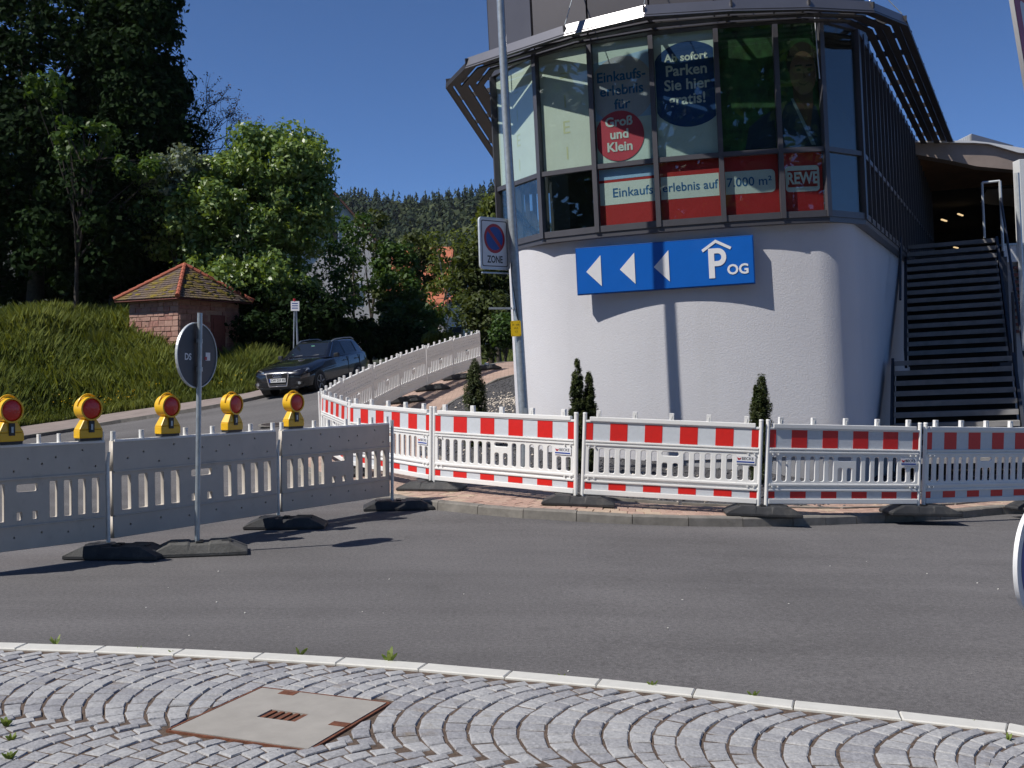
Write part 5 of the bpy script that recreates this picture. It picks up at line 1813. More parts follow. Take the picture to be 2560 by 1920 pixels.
# clipped yews in the gravel bed
def yew(name, label, cols, seed):
    """cols: list of (px, base_y, top_y, half width px)"""
    rs = np.random.RandomState(seed)
    px, by, ty, hw_ = cols[0]
    b = U(px, by, .09)
    root = tag(empty(name, b), label, "conifer", "small conifers in the gravel bed")
    parts = []
    tr = MB()
    for (px, by, ty, hw_) in cols:
        s_ = b.y / FPX
        x0 = (px - cols[0][0]) * s_
        H_ = (by - ty) * s_; w_ = hw_ * s_
        n = 150
        t = rs.uniform(.03, 1, n)
        prof_ = np.where(t < .55, .78 + .22*np.sin(t/.55*1.57), np.clip(1 - ((t-.55)/.47)**1.7, .06, 1))
        a = rs.uniform(0, 6.283, n)
        rr = w_ * prof_ * (.55 + .5*rs.uniform(0, 1, n)**.5)
        P = np.stack([x0 + rr*np.cos(a), rr*np.sin(a)*.95, t*H_*1.0], 1)
        parts.append(leaf_cloud(P, np.full(n, w_*.34), 70, .021, rs, flat=1.7, up=1.0, aspect=.28))
        Pc = np.stack([x0 + rs.normal(0, .25*w_, 60)*1.0, rs.normal(0, .25*w_, 60), rs.uniform(.05, .85, 60)*H_], 1)
        parts.append(leaf_cloud(Pc, np.full(60, w_*.42), 40, .035, rs, flat=1.6, up=1.0, tint_hi=.15))
        tr.tube([(x0, 0, -.05), (x0, 0, H_*.7)], [.022, .008], 6)
    V, F, Tn = merge(parts)
    mobj("crown", np_mesh("crown", V, F, Tn), M["leaf_yew"], root)
    tr.build("trunk", M["bark"], root)
yew("conifer", "dark narrow conifer in front of the uphill path", [(1187, 1118, 905, 26)], 1)
yew("conifer", "double stemmed dark conifer beneath the left half of the blue sign", [(1443, 1187, 902, 19), (1472, 1187, 935, 19)], 2)
yew("conifer", "stubby olive conifer near the right end of the white wall", [(1902, 1214, 940, 27), (1888, 1214, 965, 8)], 3)

# ------------------------------------------------------------------ grass on the bank
def blades(n, seed):
    rs = np.random.RandomState(seed)
    P = []
    while len(P) < n:
        x = rs.uniform(-22, -3.0); y = rs.uniform(26, 45)
        px = 1280 + FPX*x/y
        if px < -60 or px > 700: continue
        d, u = bank_d(x, y)
        if d < .02 or d > 11: continue
        if rs.uniform() > (1.0 if d < 9 else .5): continue
        P.append((x, y, bank_z(x, y), d))
    P = np.array(P)
    n = len(P)
    patch = .5 + .5*np.sin(P[:, 0]*1.3 + 2*np.sin(P[:, 1]*.7)) * np.sin(P[:, 1]*1.1 + P[:, 0]*.4)
    h = (.20 + .55*rs.uniform(0, 1, n)**1.6 + .30*patch) * np.clip(P[:, 3]/1.4, .30, 1)
    a = rs.uniform(0, 6.283, n)
    wd = rs.uniform(.005, .012, n) * (1 + .6*(h > .6))
    lean = rs.normal(0, .30, (n, 2)) * h[:, None] + np.array([.08, 0]) * h[:, None]
    dx = np.stack([np.cos(a)*wd, np.sin(a)*wd], 1)
    b = P[:, :3]
    V = np.zeros((n, 4, 3))
    V[:, 0, :2] = b[:, :2] - dx; V[:, 0, 2] = b[:, 2] - .03
    V[:, 1, :2] = b[:, :2] + dx; V[:, 1, 2] = b[:, 2] - .03
    V[:, 2, :2] = b[:, :2] + dx*.7 + lean*.4; V[:, 2, 2] = b[:, 2] + h*.6
    V[:, 3, :2] = b[:, :2] + lean; V[:, 3, 2] = b[:, 2] + h
    F = np.arange(4*n).reshape(-1, 4)
    tint = np.clip(.22 + .38*patch + rs.uniform(-.25, .35, n), 0, 1)
    return V.reshape(-1, 3), F, tint
V, F, Tn = blades(170000, 8)
tag(mobj("meadow_grass", np_mesh("meadow_grass", V, F, Tn), M["grass_blade"]), "tall meadow grass covering the bank at the left", "grass", kind='stuff')
rs = np.random.RandomState(9)
P = []
while len(P) < 170:
    k = rs.randint(0, 5)
    c = [(250, 985), (290, 960), (180, 1000), (560, 940), (360, 900)][k]
    a_, b_ = ray(c[0] + rs.normal(0, 45), c[1])
    y = rs.uniform(29, 36); x = a_*y
    d, u = bank_d(x, y)
    if d > .3: P.append((x, y, bank_z(x, y) + rs.uniform(.3, .55)))
V, F, Tn = leaf_cloud(np.array(P), np.full(len(P), .02), 4, .022, rs)
tag(mobj("yellow_flowers", np_mesh("yellow_flowers", V, F, Tn), M["flower"]), "small yellow flowers dotted through the meadow grass", "flowers", kind='stuff')
# tall herbs beside the hut
def herb(px, py, Y, n, h, label, seed):
    rs = np.random.RandomState(seed)
    b = at(px, py, Y); b.z = bank_z(b.x, b.y)
    root = tag(empty("grass_tuft", b), label, "grass tuft", "grass tufts by the stone hut")
    m = MB()
    for k in range(n):
        a = rs.uniform(0, 6.28); r = rs.uniform(0, .3)
        p = Vector((r*math.cos(a), r*math.sin(a), -.05)); ln = h*rs.uniform(.6, 1.1)
        q = p + Vector((rs.normal(.1, .18)*ln, rs.normal(0, .18)*ln, ln))
        mid = p.lerp(q, .55) + Vector((0, 0, .08*ln))
        w_ = Vector((.012, .006, 0))
        m.add([p-w_, p+w_, mid+w_, mid-w_], [(0,1,2,3)]); m.add([mid-w_, mid+w_, q], [(0,1,2)])
    me = m.mesh("blades")
    at_ = me.attributes.new("tint", 'FLOAT', 'FACE'); at_.data.foreach_set("value", rs.uniform(.4, 1, len(me.polygons)).astype(np.float32))
    mobj("blades", me, M["grass_blade"], root)
herb(590, 930, 36.0, 240, 1.0, "pale seeding grass tuft between the hut and the car", 1)
herb(545, 930, 36.5, 200, .85, "grass tuft below the hut's red door", 2)
herb(240, 770, 38.5, 120, 1.2, "tall grass tuft left of the hut roof", 3)

# ------------------------------------------------------------------ sandstone hut
Yh = 38.0
fc = at(448, 893, Yh)
th = R(34)
hz = 2.25
HUT = tag(empty("stone_hut", (fc.x, fc.y, hz - .1), (0, 0, -th)), "small red sandstone hut with mossy tiled pyramid roof", "hut")
# local frame: front corner at the origin, left face along -x (its outside towards -y), right face along +y (outside towards +x)
a_w = 2.68; z_e = 2.25
MB().box(-a_w, 0, 0, a_w, -1.2, z_e).build("wall_core", M["mortar"], HUT)
rs = np.random.RandomState(12)
def stones_on(face):
    z = -.55
    while z < z_e - .05:
        h = rs.uniform(.13, .24)
        h = min(h, z_e - z)
        x = 0.0
        while x < a_w - .05:
            w_ = rs.uniform(.22, .52)
            if a_w - x - w_ < .18: w_ = a_w - x
            pr_ = rs.uniform(.018, .05)
            if face == 0:
                v0 = (-x - w_ + .008, -.0, z + .008); v1 = (-x - .008, -pr_, z + h - .008)
                bx = MB().hexa([(v0[0], -pr_, v0[2]), (v1[0], -pr_*rs.uniform(.6, 1.1), v0[2]), (v1[0], .03, v0[2]), (v0[0], .03, v0[2]),
                                (v0[0]+.004, -pr_*rs.uniform(.5, 1), v1[2]), (v1[0]-.004, -pr_*rs.uniform(.6, 1), v1[2]), (v1[0], .03, v1[2]), (v0[0], .03, v1[2])])
            else:
                yy0, yy1 = x + .008, x + w_ - .008
                if 1.35 < (yy0+yy1)/2 < 2.05 and z < 1.75:      # the door opening
                    x += w_; continue
                bx = MB().hexa([(-.03, yy0, z+.008), (pr_, yy0, z+.008), (pr_*.9, yy1, z+.008), (-.03, yy1, z+.008),
                                (-.03, yy0, z+h-.008), (pr_*.8, yy0, z+h-.008), (pr_, yy1, z+h-.008), (-.03, yy1, z+h-.008)])
            bx.build("stone_block", M[("sand_a", "sand_b", "sand_c", "sand_a")[rs.randint(0, 4)]], HUT, bevel=.010, seg=1)
            x += w_
        z += h
stones_on(0); stones_on(1)
dr = MB().box(-.02, .045, 1.38, 2.02, -.5, 1.72).build("door", M["door_wood"], HUT)
MB().box(.045, .06, 1.46, 1.94, 1.05, 1.6).build("door_panel", M["door_wood"], dr)
# pyramid roof of small tiles
ov = .38
cx, cy = -a_w/2, a_w/2
ap_z = z_e + 1.28
E0 = [(-a_w-ov, -ov), (ov, -ov), (ov, a_w+ov), (-a_w-ov, a_w+ov)]
apx = Vector((cx, cy, ap_z))
ez = z_e - .02
MB().add([(x, y, ez-.05) for x, y in E0] + [tuple(apx - Vector((0, 0, .06)))], [(0,1,4), (1,2,4), (2,3,4), (3,0,4), (3,2,1,0)]).build("roof_deck", M["door_wood"], HUT)
for k in range(4):
    p0 = Vector((*E0[k], ez)); p1 = Vector((*E0[(k+1) % 4], ez))
    m, mats = MB(), []
    rows = 15
    mm = MB()
    nrm = (p1 - p0).cross(apx - p0).normalized()
    if nrm.z < 0: nrm = -nrm
    for r_ in range(rows):
        t0, t1 = r_/rows, (r_+1.35)/rows
        t1 = min(t1, 1.0)
        A0, B0 = p0.lerp(apx, t0), p1.lerp(apx, t0)
        A1, B1 = p0.lerp(apx, t1), p1.lerp(apx, t1)
        n = max(2, int((B0-A0).length / .17))
        for i in range(n):
            f0, f1 = (i+.03)/n, (i+.97)/n
            lift = nrm * (.030 + rs.uniform(0, .012))
            q = [A0.lerp(B0, f0) + lift, A0.lerp(B0, f1) + lift, A1.lerp(B1, f1) + nrm*.006, A1.lerp(B1, f0) + nrm*.006]
            lo = [A0.lerp(B0, f0), A0.lerp(B0, f1)]
            m.add(q + lo, [(0,1,2,3), (4,5,1,0)])
    o = m.build("roof_tiles", M["tile"], HUT)
    tag(o, kind='stuff')
    # moss cushions
    for q_ in range([16, 40, 10, 6][k]):
        t = rs.uniform(.05, .75); f = rs.uniform(.08, .92)
        if k == 0 and not (t < .35 or f < .4): continue
        c = p0.lerp(apx, t).lerp(p1.lerp(apx, t), f) + nrm*.04
        u_ = (p1-p0).normalized(); v_ = nrm.cross(u_)
        rw_, rh_ = rs.uniform(.07, .22), rs.uniform(.04, .10)
        nn = 9
        ring_ = [c + u_*(rw_*math.cos(6.283*j/nn)*rs.uniform(.7, 1.1)) + v_*(rh_*math.sin(6.283*j/nn)*rs.uniform(.7, 1.1)) for j in range(nn)]
        mm.add(ring_ + [c + nrm*.035], [(j, (j+1) % nn, nn) for j in range(nn)])
    tag(mm.build("moss", M["moss"], HUT, smooth=True), kind='stuff')
rt = None
for k in range(4):
    p0 = Vector((*E0[k], ez + .05))
    for i in range(9):
        a, b = p0.lerp(apx + Vector((0, 0, .05)), i/9), p0.lerp(apx + Vector((0, 0, .05)), (i+1.12)/9)
        MB().tube([a, b], [.088, .070], 8).build("ridge_tile", M["ridge_tile"], HUT, smooth=True)

# ------------------------------------------------------------------ houses behind
def house(name, label, c, yaw, w_, dpt, hw_, hr, wall, roof, windows=True):
    """gable towards local -y, ridge along y"""
    root = tag(empty(name, c, (0, 0, yaw)), label, "house")
    m = MB()
    m.prism([(-w_/2, 0), (w_/2, 0), (w_/2, hw_), (0, hw_+hr), (-w_/2, hw_)], 0, dpt)
    m.build("wall", M[wall], root)
    for s_ in (-1, 1):
        v = []
        for y in (-.4, dpt+.4):
            for (x, z) in ((s_*(w_/2+.45), hw_-.45*hr/(w_/2)), (0, hw_+hr), (0, hw_+hr+.18), (s_*(w_/2+.45), hw_-.45*hr/(w_/2)+.18)):
                v.append((x, y, z))
        mm = MB(); mm.v = v
        mm.f = [(0,1,2,3), (7,6,5,4), (0,4,5,1), (1,5,6,2), (2,6,7,3), (3,7,4,0)]
        mm.build("roof", M[roof], root)
    if windows:
        for (x, z) in ((-w_*.22, hw_*.55), (w_*.22, hw_*.55), (0, hw_+hr*.25)):
            f = MB().box(x-.55, x+.55, -.06, .02, z-.7, z+.7).build("window", M["sign_white"], root)
            MB().box(x-.46, x+.46, -.075, -.05, z-.6, z+.6).build("pane", M["interior"], f)
    return root
c = at(838, 815, 74)
house("gabled_house", "white gabled house behind the maple and slender trees", (c.x - .3, c.y, c.z - 1.5), R(10), 6.6, 11, 6.9, 3.7, "house_white", "house_tile")
c = at(1060, 760, 96)
house("orange_roofed_house", "house with orange tiled roof behind the birches", (c.x + 2.2, c.y, c.z - 5.4), R(84), 7.5, 4.6, 5.6, 4.6, "house_white", "house_orange", False)
c = at(1146, 880, 84)
house("small_white_house", "small white house half hidden behind the birches", (c.x + .8, c.y, c.z - 1), R(12), 4.6, 6, 4.2, 1.6, "house_white", "house_orange")

# ------------------------------------------------------------------ small street lamp and post with notice
b = at(1168, 885, 58); b.z = gz(b.x, b.y) if gz(b.x, b.y) > 0 else 1.4
SL = tag(empty("street_lamp", (b.x, b.y, 1.3)), "small street lamp with flat head beside the birches", "street lamp")
zt = at(1168, 706, 58).z - 1.3
MB().tube([(0, 0, -.5), (0, 0, zt)], [.09, .06], 8).build("pole", M["galv"], SL, smooth=True)
MB().hexa([(-.28, -.2, zt), (.6, -.2, zt+.06), (.6, .2, zt+.06), (-.28, .2, zt), (-.25, -.15, zt+.12), (.55, -.15, zt+.17), (.55, .15, zt+.17), (-.25, .15, zt+.12)]).build("lamp_head", M["galv_light"], SL, bevel=.02)
b = at(735, 880, 37.5); zb_ = bank_z(b.x, b.y)
NP = tag(empty("notice_post", (b.x, b.y, zb_)), "small white notice on two thin posts behind the car", "sign")
s_ = 37.5 / FPX
zt = at(735, 765, 37.5).z - zb_
MB().tube([(-.03, 0, -.2), (.02, 0, zt + .18)], .022, 8).build("post", M["galv"], NP, smooth=True)
MB().tube([(.17, .04, -.2), (.05, .04, zt + .1)], .035, 8).build("post", M["galv"], NP, smooth=True)
for k in range(4):
    MB().tube([(-.031 + .002*k, 0, .15 + .16*k), (-.03 + .002*k, 0, .29 + .16*k)], .032, 10).build("marker_band", M["sign_red"] if k % 2 else M["sign_white"], NP)
pl = MB().box(-.10, .19, -.035, -.025, zt - .17, zt + .16).build("notice_plate", M["sign_white"], NP)
for k in range(3):
    MB().box(-.06, .14, -.0375, -.0352, zt + .07 - .08*k, zt + .10 - .08*k).build("printed_line", M["traffic_blue"], pl)
MB().tube([(.02, 0, zt + .16), (.02, 0, zt + .25)], .045, 10).build("red_cap", M["sign_red"], NP)

# manhole on the far lane
b = U(690, 1063)
MH = tag(empty("manhole_cover", (b.x, b.y, b.z), (R(4), R(-1), 0)), "round iron manhole cover in the lane behind the lamps", "manhole cover")
m = MB().prism(circ(0, 0, .33, 28), 0, .02); m.v = [(v[0], v[2], v[1] + .002) for v in m.v]
m.build("lid", M["dark_iron"], MH)
mm = MB()
for k in range(28):
    c_, s2_ = math.cos(6.283*k/28), math.sin(6.283*k/28)
    mm.v += [(.34*c_, .34*s2_, .0), (.40*c_, .40*s2_, .0), (.40*c_, .40*s2_, .024), (.34*c_, .34*s2_, .024)]
for k in range(28):
    q = (k+1) % 28
    for i in range(4): mm.f.append((4*k+i, 4*k+(i+1) % 4, 4*q+(i+1) % 4, 4*q+i))
mm.build("ring", M["kerb"], MH)

# ------------------------------------------------------------------ weeds along the white kerb
def weed(px, py, n, h, label, seed, mat="weed_leaf"):
    rs = np.random.RandomState(seed)
    b = U(px, py)
    root = tag(empty("weed", b), label, "weed", "weeds along the apron kerb")
    me = MB()
    for k in range(n):
        a = rs.uniform(0, 6.28); ln = h*rs.uniform(.6, 1.1); w_ = ln*rs.uniform(.10, .19)
        dv = Vector((math.cos(a)*.55, math.sin(a)*.3, 1)).normalized()
        sd = Vector((-math.sin(a), math.cos(a), 0))
        if abs(sd.x) < .5: sd = Vector((1, .2, 0)).normalized()
        pts = []
        for t, ww in ((0, .15), (.3, .8), (.6, 1), (.85, .7), (1, .05)):
            c_ = dv*ln*t + Vector((math.cos(a), math.sin(a), -.4))*ln*.18*t*t
            pts += [c_ - sd*w_*ww, c_ + sd*w_*ww]
        me.add(pts, [(2*i, 2*i+1, 2*i+3, 2*i+2) for i in range(4)])
    m = me.mesh("leaves")
    at_ = m.attributes.new("tint", 'FLOAT', 'FACE'); at_.data.foreach_set("value", rs.uniform(.1, 1, len(m.polygons)).astype(np.float32))
    mobj("leaves", m, M[mat], root)
weed(138, 1616, 7, .07, "weed at the left end of the white kerb", 1)
weed(348, 1628, 3, .035, "tiny weed between the leftmost two larger weeds", 2)
weed(430, 1638, 9, .035, "brown grass tuft on the white kerb", 3)
weed(748, 1645, 3, .085, "single leaf weed at the kerb above the access cover", 4)
weed(972, 1661, 6, .10, "largest leafy weed at the kerb right of the cover", 5)
weed(1405, 1697, 3, .045, "small dark weed at the kerb in mid picture", 6)
weed(1632, 1722, 6, .05, "low spreading weed at the kerb right of centre", 7)
weed(1885, 1749, 6, .06, "pointed weed at a kerb joint on the right", 8)
weed(2430, 1812, 3, .035, "tiny weed at the kerb near the right edge", 9)
weed(2520, 1858, 4, .05, "weed between cobbles in the lower right corner", 10)
weed(12, 1822, 20, .055, "clump of weeds at the left edge of the cobbles", 11)
weed(25, 1858, 18, .045, "dark weeds low at the left picture edge", 12)
weed(20, 1905, 22, .055, "weed clump in the lower left corner", 13)
# bits of litter on the road
rs = np.random.RandomState(15)
P = []
for k in range(26):
    q = U(rs.uniform(300, 2500), rs.uniform(1340, 1700)); P.append((q.x, q.y))
o = stones("road_grit", P, .004, .010, M["litter"], lambda x, y: g(x, y))
tag(o, "pale bits of grit lying on the asphalt", "grit", kind='stuff')

# ------------------------------------------------------------------ grass verge right of the uphill street, hill and forest
m = MB()
vx = [(at(1225, 918, 43), 1.2), (at(1290, 918, 43), 2.0), (at(1400, 915, 43), 3.0)]
xs_ = np.linspace(-4, 12, 16); ys_ = np.linspace(69, 92, 12)
def verge_z(x, y): return g(x, 40) * .0 + 1.9 + 1.5*sstep(69, 80, y + .3*x) + .08*math.sin(2*x + y)
V = [(x, y, verge_z(x, y)) for y in ys_ for x in xs_]
F = [(j*16+i, j*16+i+1, (j+1)*16+i+1, (j+1)*16+i) for j in range(11) for i in range(15)]
mo = np_mesh("grass_verge", V, F)
tag(mobj("grass_verge", mo, M["soil_grass"], smooth=True), kind='structure')
rs = np.random.RandomState(17)
n = 9000
x = rs.uniform(-3.8, 8, n); y = rs.uniform(69, 84, n)
V = np.zeros((n, 4, 3)); h = rs.uniform(.12, .40, n)
z = np.array([verge_z(a, b) for a, b in zip(x, y)])
a = rs.uniform(0, 6.28, n); w_ = .02
for i, (s1_, hh, le) in enumerate(((-1, -.02, 0), (1, -.02, 0), (.6, .6, .3), (-.2, 1.0, 1))):
    V[:, i, 0] = x + s1_*w_*np.cos(a) + le*rs.normal(0, .05, n); V[:, i, 1] = y + s1_*w_*np.sin(a); V[:, i, 2] = z + (h*hh if hh > 0 else hh)
tag(mobj("verge_grass", np_mesh("verge_grass", V.reshape(-1, 3), np.arange(4*n).reshape(-1, 4), rs.uniform(.1, .8, n)), M["grass_blade"]), "short grass on the verge beyond the barrier row", "grass", kind='stuff')

def hill_z(x, y):
    t = (y - 240) / 560.0
    ridge = 112 + 8*math.sin(x*.011 + 1.0) + 6*math.sin(x*.031) - 0.06*max(0, x - 20) - .03*max(0, -x - 160)
    return -1 + ridge * sstep(0, 1.0, t) - 30*sstep(1.05, 2, t)
hx = np.linspace(-700, 900, 60); hy = np.linspace(220, 1500, 44)
V = [(x, y, hill_z(x, y)) for y in hy for x in hx]
F = [(j*60+i, j*60+i+1, (j+1)*60+i+1, (j+1)*60+i) for j in range(43) for i in range(59)]
tag(mobj("hill", np_mesh("hill", V, F), M["forest_floor"], smooth=True), kind='structure')
def forest():
    rs = np.random.RandomState(31)
    Vs, Fs, Ts, off = [], [], [], 0
    cnt = 0
    while cnt < 2600:
        y = rs.uniform(330, 850); x = rs.uniform(-.42, .30) * y
        px = 1280 + FPX*x/y
        if not (-.18 < x/y < .02) and rs.uniform() > .25: continue
        z = hill_z(x, y)
        con = rs.uniform() < (.65 if y > 600 else .3)
        t0 = rs.uniform(0, .3) if con else rs.uniform(.35, 1.0)
        if con:
            H_ = rs.uniform(13, 23); n = 34
            t = rs.uniform(.08, 1, n)
            rr = (1 - t) * H_*.20 + .3
            a = rs.uniform(0, 6.28, n)
            c = np.stack([x + rr*np.cos(a)*.7, y + rr*np.sin(a)*.7, z + t*H_], 1)
            dv = np.stack([np.cos(a), np.sin(a), np.full(n, -.45)], 1)
            sd = np.stack([-np.sin(a), np.cos(a), np.zeros(n)], 1)
            ln = rr*.9 + .5
            v = np.stack([c - dv*ln[:, None]*.6 + np.array([0, 0, 1.2]), c + sd*ln[:, None]*.55, c + dv*ln[:, None], c - sd*ln[:, None]*.55], 1)
        else:
            H_ = rs.uniform(9, 16); n = 44
            d = unit(rs.normal(0, 1, (n, 3)))
            c = np.array([x, y, z + H_*.62]) + d*np.array([H_*.30, H_*.30, H_*.38])
            nr = unit(d + rs.normal(0, .4, (n, 3)))
            t_ = unit(np.cross(nr, rs.normal(0, 1, (n, 3)))); b_ = np.cross(nr, t_)
            s_ = H_*.12*rs.uniform(.6, 1.3, n)[:, None]
            v = np.stack([c - t_*s_, c + b_*s_, c + t_*s_, c - b_*s_], 1)
        Vs.append(v.reshape(-1, 3)); Fs.append(np.arange(4*n).reshape(-1, 4) + off); off += 4*n
        Ts.append(np.clip(t0 + rs.uniform(-.15, .15, n), 0, 1))
        cnt += 1
    return np_mesh("forest", np.concatenate(Vs), np.concatenate(Fs), np.concatenate(Ts))
tag(mobj("forest", forest(), M["forest_leaf"]), "dark mixed forest covering the distant hill", "forest", kind='stuff')

# ------------------------------------------------------------------ the dark estate car
def make_car():
    root = empty("estate_car")
    # local frame: front towards -y, x to the car's left side as seen from the front (picture right), z up, origin under the front axle
    # stations along y: (y, half width, sill z, bumper z, belt z, deck z at centre)
    st = [(-.86, .52, .30, .45, .60, .62), (-.84, .66, .24, .42, .64, .68), (-.74, .80, .20, .42, .69, .75), (-.55, .865, .19, .42, .74, .83), (-.2, .885, .19, .42, .80, .90), (.25, .885, .19, .42, .86, .96),
          (.62, .885, .19, .42, .905, 1.00), (1.2, .885, .19, .42, .93, .96), (2.0, .885, .19, .42, .95, .97), (2.8, .88, .19, .42, .965, .98), (3.2, .865, .21, .42, .97, .98), (3.5, .83, .25, .44, .96, .97), (3.68, .76, .32, .48, .90, .92)]
    m = MB()
    nP = 9
    for (y, w_, zs_, zb_, zl, zd) in st:
        half = [(w_*.80, zs_), (w_*.97, zs_+.07), (w_, zb_+.05), (w_*.995, (zb_+zl)/2+.06), (w_*.965, zl-.03), (w_*.90, zl+.015), (w_*.62, zd-.012), (w_*.3, zd), (0, zd+.004)]
        pts = [(x, y, z) for x, z in half] + [(-x, y, z) for x, z in half[-2::-1]]
        m.v += pts
    n = 2*nP - 1
    for i in range(len(st)-1):
        for k in range(n-1):
            m.f.append((i*n+k, i*n+k+1, (i+1)*n+k+1, (i+1)*n+k))
        m.f.append((i*n+n-1, i*n, (i+1)*n, (i+1)*n+n-1))
    m.f.append(tuple(range(n))); m.f.append(tuple(range((len(st)-1)*n, len(st)*n)))
    body = m.build("body", M["car_paint"], root, smooth=True)
    # cabin
    def cab(y, zb_, w0, zt_, w1):
        return [(w0, y, zb_), (w1, y, zt_)]
    low = [(.78, .97, .74), (1.3, .95, .80), (2.2, .965, .80), (3.1, .975, .79), (3.62, .93, .70)]
    hi = [(1.52, 1.395, .55), (1.75, 1.425, .58), (2.3, 1.43, .59), (3.0, 1.405, .575), (3.22, 1.375, .55)]
    m = MB()
    rows = []
    for s_ in (1, -1):
        rows.append([(s_*w_, y, z) for y, z, w_ in low]); rows.append([(s_*w_, y, z) for y, z, w_ in hi])
    m.v = rows[0] + rows[1] + rows[3] + rows[2]
    q = 5
    for r_ in range(3):
        for k in range(q-1):
            m.f.append((r_*q+k, r_*q+k+1, (r_+1)*q+k+1, (r_+1)*q+k))
    m.f += [(0, q, 2*q, 3*q), (q-1, 2*q-1, 3*q-1, 4*q-1)]
    # crown the roof
    b = len(m.v)
    cab_o = m.build("cabin", M["car_paint"], root, bevel=.045, seg=3)
    for p in cab_o.data.polygons: p.use_smooth = True
    # glass panes set just proud of the cabin
    def pane(name, pts, off, mat="car_glass"):
        ps = [Vector(p) for p in pts]
        nr = (ps[1]-ps[0]).cross(ps[-1]-ps[0]).normalized()
        c_ = sum(ps, Vector())/len(ps)
        if nr.dot(c_ - Vector((0, 2.2, 1.1))) < 0: nr = -nr
        mm = MB(); k = len(ps)
        mm.v = [tuple(p + nr*off) for p in ps] + [tuple(p - nr*.004) for p in ps]
        mm.f = [tuple(range(k)), tuple(range(k, 2*k))[::-1]] + [(i, (i+1) % k, k+(i+1) % k, k+i) for i in range(k)]
        return mm.build(name, M[mat], root)
    ws = pane("windscreen", [(-.66, .86, 1.005), (.66, .86, 1.005), (.50, 1.50, 1.375), (-.50, 1.50, 1.375)], .010, "car_black")
    pane("windscreen_glass", [(-.655, .86, 1.01), (.655, .86, 1.01), (.495, 1.50, 1.37), (-.495, 1.50, 1.37)], .016, "chrome_glass")
    for s_ in (1, -1):
        def sd(y, t):      # point on the side glass: t 0 belt, 1 roof
            yl = np.interp(y, [p[0] for p in low], range(5)); yh = yl
            li = [np.interp(y, [p[0] for p in low], [p[k] for p in low]) for k in (1, 2)]
            hi_ = [np.interp(y, [p[0] for p in hi], [p[k] for p in hi]) for k in (1, 2)]
            return (s_*(li[1]*(1-t) + hi_[1]*t), y, li[0]*(1-t) + hi_[0]*t)
        for (pts) in ([sd(1.12, .10), sd(1.95, .10), sd(1.95, .86), sd(1.66, .86)], [sd(2.0, .10), sd(2.78, .10), sd(2.78, .86), sd(2.0, .86)], [sd(2.84, .10), sd(3.38, .12), sd(3.14, .84), sd(2.84, .86)]):
            pane("side_window", pts, .012, "chrome_glass")
        MB().tube([sd(.98, .04), sd(1.62, .93), sd(2.3, .95), sd(3.1, .93), sd(3.5, .08)], .009, 5).build("window_trim", M["chrome"], root)
        MB().tube([(s_*.55, 1.60, 1.415), (s_*.575, 1.8, 1.462), (s_*.58, 2.4, 1.475), (s_*.57, 2.95, 1.455), (s_*.55, 3.15, 1.40)], .017, 6).build("roof_rail", M["galv"], root, smooth=True)
        MB().hexa([(s_*.86, 1.02, .95), (s_*1.02, 1.06, .95), (s_*1.02, 1.16, .96), (s_*.86, 1.14, .96), (s_*.87, 1.04, 1.07), (s_*1.0, 1.07, 1.08), (s_*1.0, 1.16, 1.08), (s_*.87, 1.14, 1.07)]).build("mirror", M["car_black"], root, bevel=.02)
        for y in (1.98, 2.81):
            MB().box(s_*.878-.006, s_*.878+.012, y-.006, y+.006, .30, .92).build("door_gap", M["car_black"], root)
        for y in (1.75, 2.6):
            MB().box(s_*.885-.01, s_*.885+.02, y-.09, y+.09, .80, .83).build("door_handle", M["car_paint"], root, bevel=.006)
        # wheels with arches
        for y in (0, 2.64):
            def cylx(r, x0, x1, n=26):
                mm = MB().prism(circ(y, .31, r, n), 0, 1)
                mm.v = [(x0 + (x1-x0)*v[1], v[0], v[2]) for v in mm.v]
                return mm
            cylx(.355, s_*.60, s_*.889).build("wheel_arch", M["car_black"], root)
            wh = cylx(.315, s_*.66, s_*.893).build("tyre", M["tyre"], root, bevel=.03)
            cylx(.215, s_*.80, s_*.897).build("rim", M["rim"], wh)
            for k in range(5):
                a = 6.283*k/5 + .3
                MB().bar((s_*.9, y + .05*math.cos(a), .31 + .05*math.sin(a)), (s_*.902, y + .2*math.cos(a), .31 + .2*math.sin(a)), .05, .02).build("spoke", M["galv_light"], wh)
            cylx(.20, s_*.85, s_*.8985).build("rim_dark", M["car_black"], wh)
        # headlamp
        pts = [(s_*.46, -.815, .64), (s_*.78, -.70, .665), (s_*.84, -.50, .72), (s_*.80, -.50, .765), (s_*.62, -.68, .745), (s_*.46, -.80, .71)]
        mm = MB(); mm.v = [(p[0], p[1]-.015, p[2]) for p in pts] + [(p[0]*.97, p[1]+.12, p[2]) for p in pts]
        mm.f = [tuple(range(6)), tuple(range(6, 12))[::-1]] + [(i, (i+1) % 6, 6+(i+1) % 6, 6+i) for i in range(6)]
        mm.build("headlamp", M["headlamp"], root)
        MB().box(s_*.62-.14, s_*.62+.14, -.855, -.78, .33, .41).build("air_intake", M["car_black"], root, bevel=.01)
        MB().tube([(s_*.66, -.86, .37), (s_*.66, -.84, .37)], .045, 12).build("fog_lamp", M["headlamp"], root)
    # grille, plate, rings
    gr_ = [(-.31, .66), (.31, .66), (.34, .62), (.27, .31), (-.27, .31), (-.34, .62)]
    mobj("grille", curve_mesh("grille", gr_, ext=.03), M["car_black"], root, loc=(0, -.865, 0))
    big = [(x*1.07, (z-.49)*1.07+.49) for x, z in gr_]
    mobj("grille_frame", curve_mesh("grille_frame", big, [gr_], ext=.034, bev=.004), M["chrome"], root, loc=(0, -.865, 0))
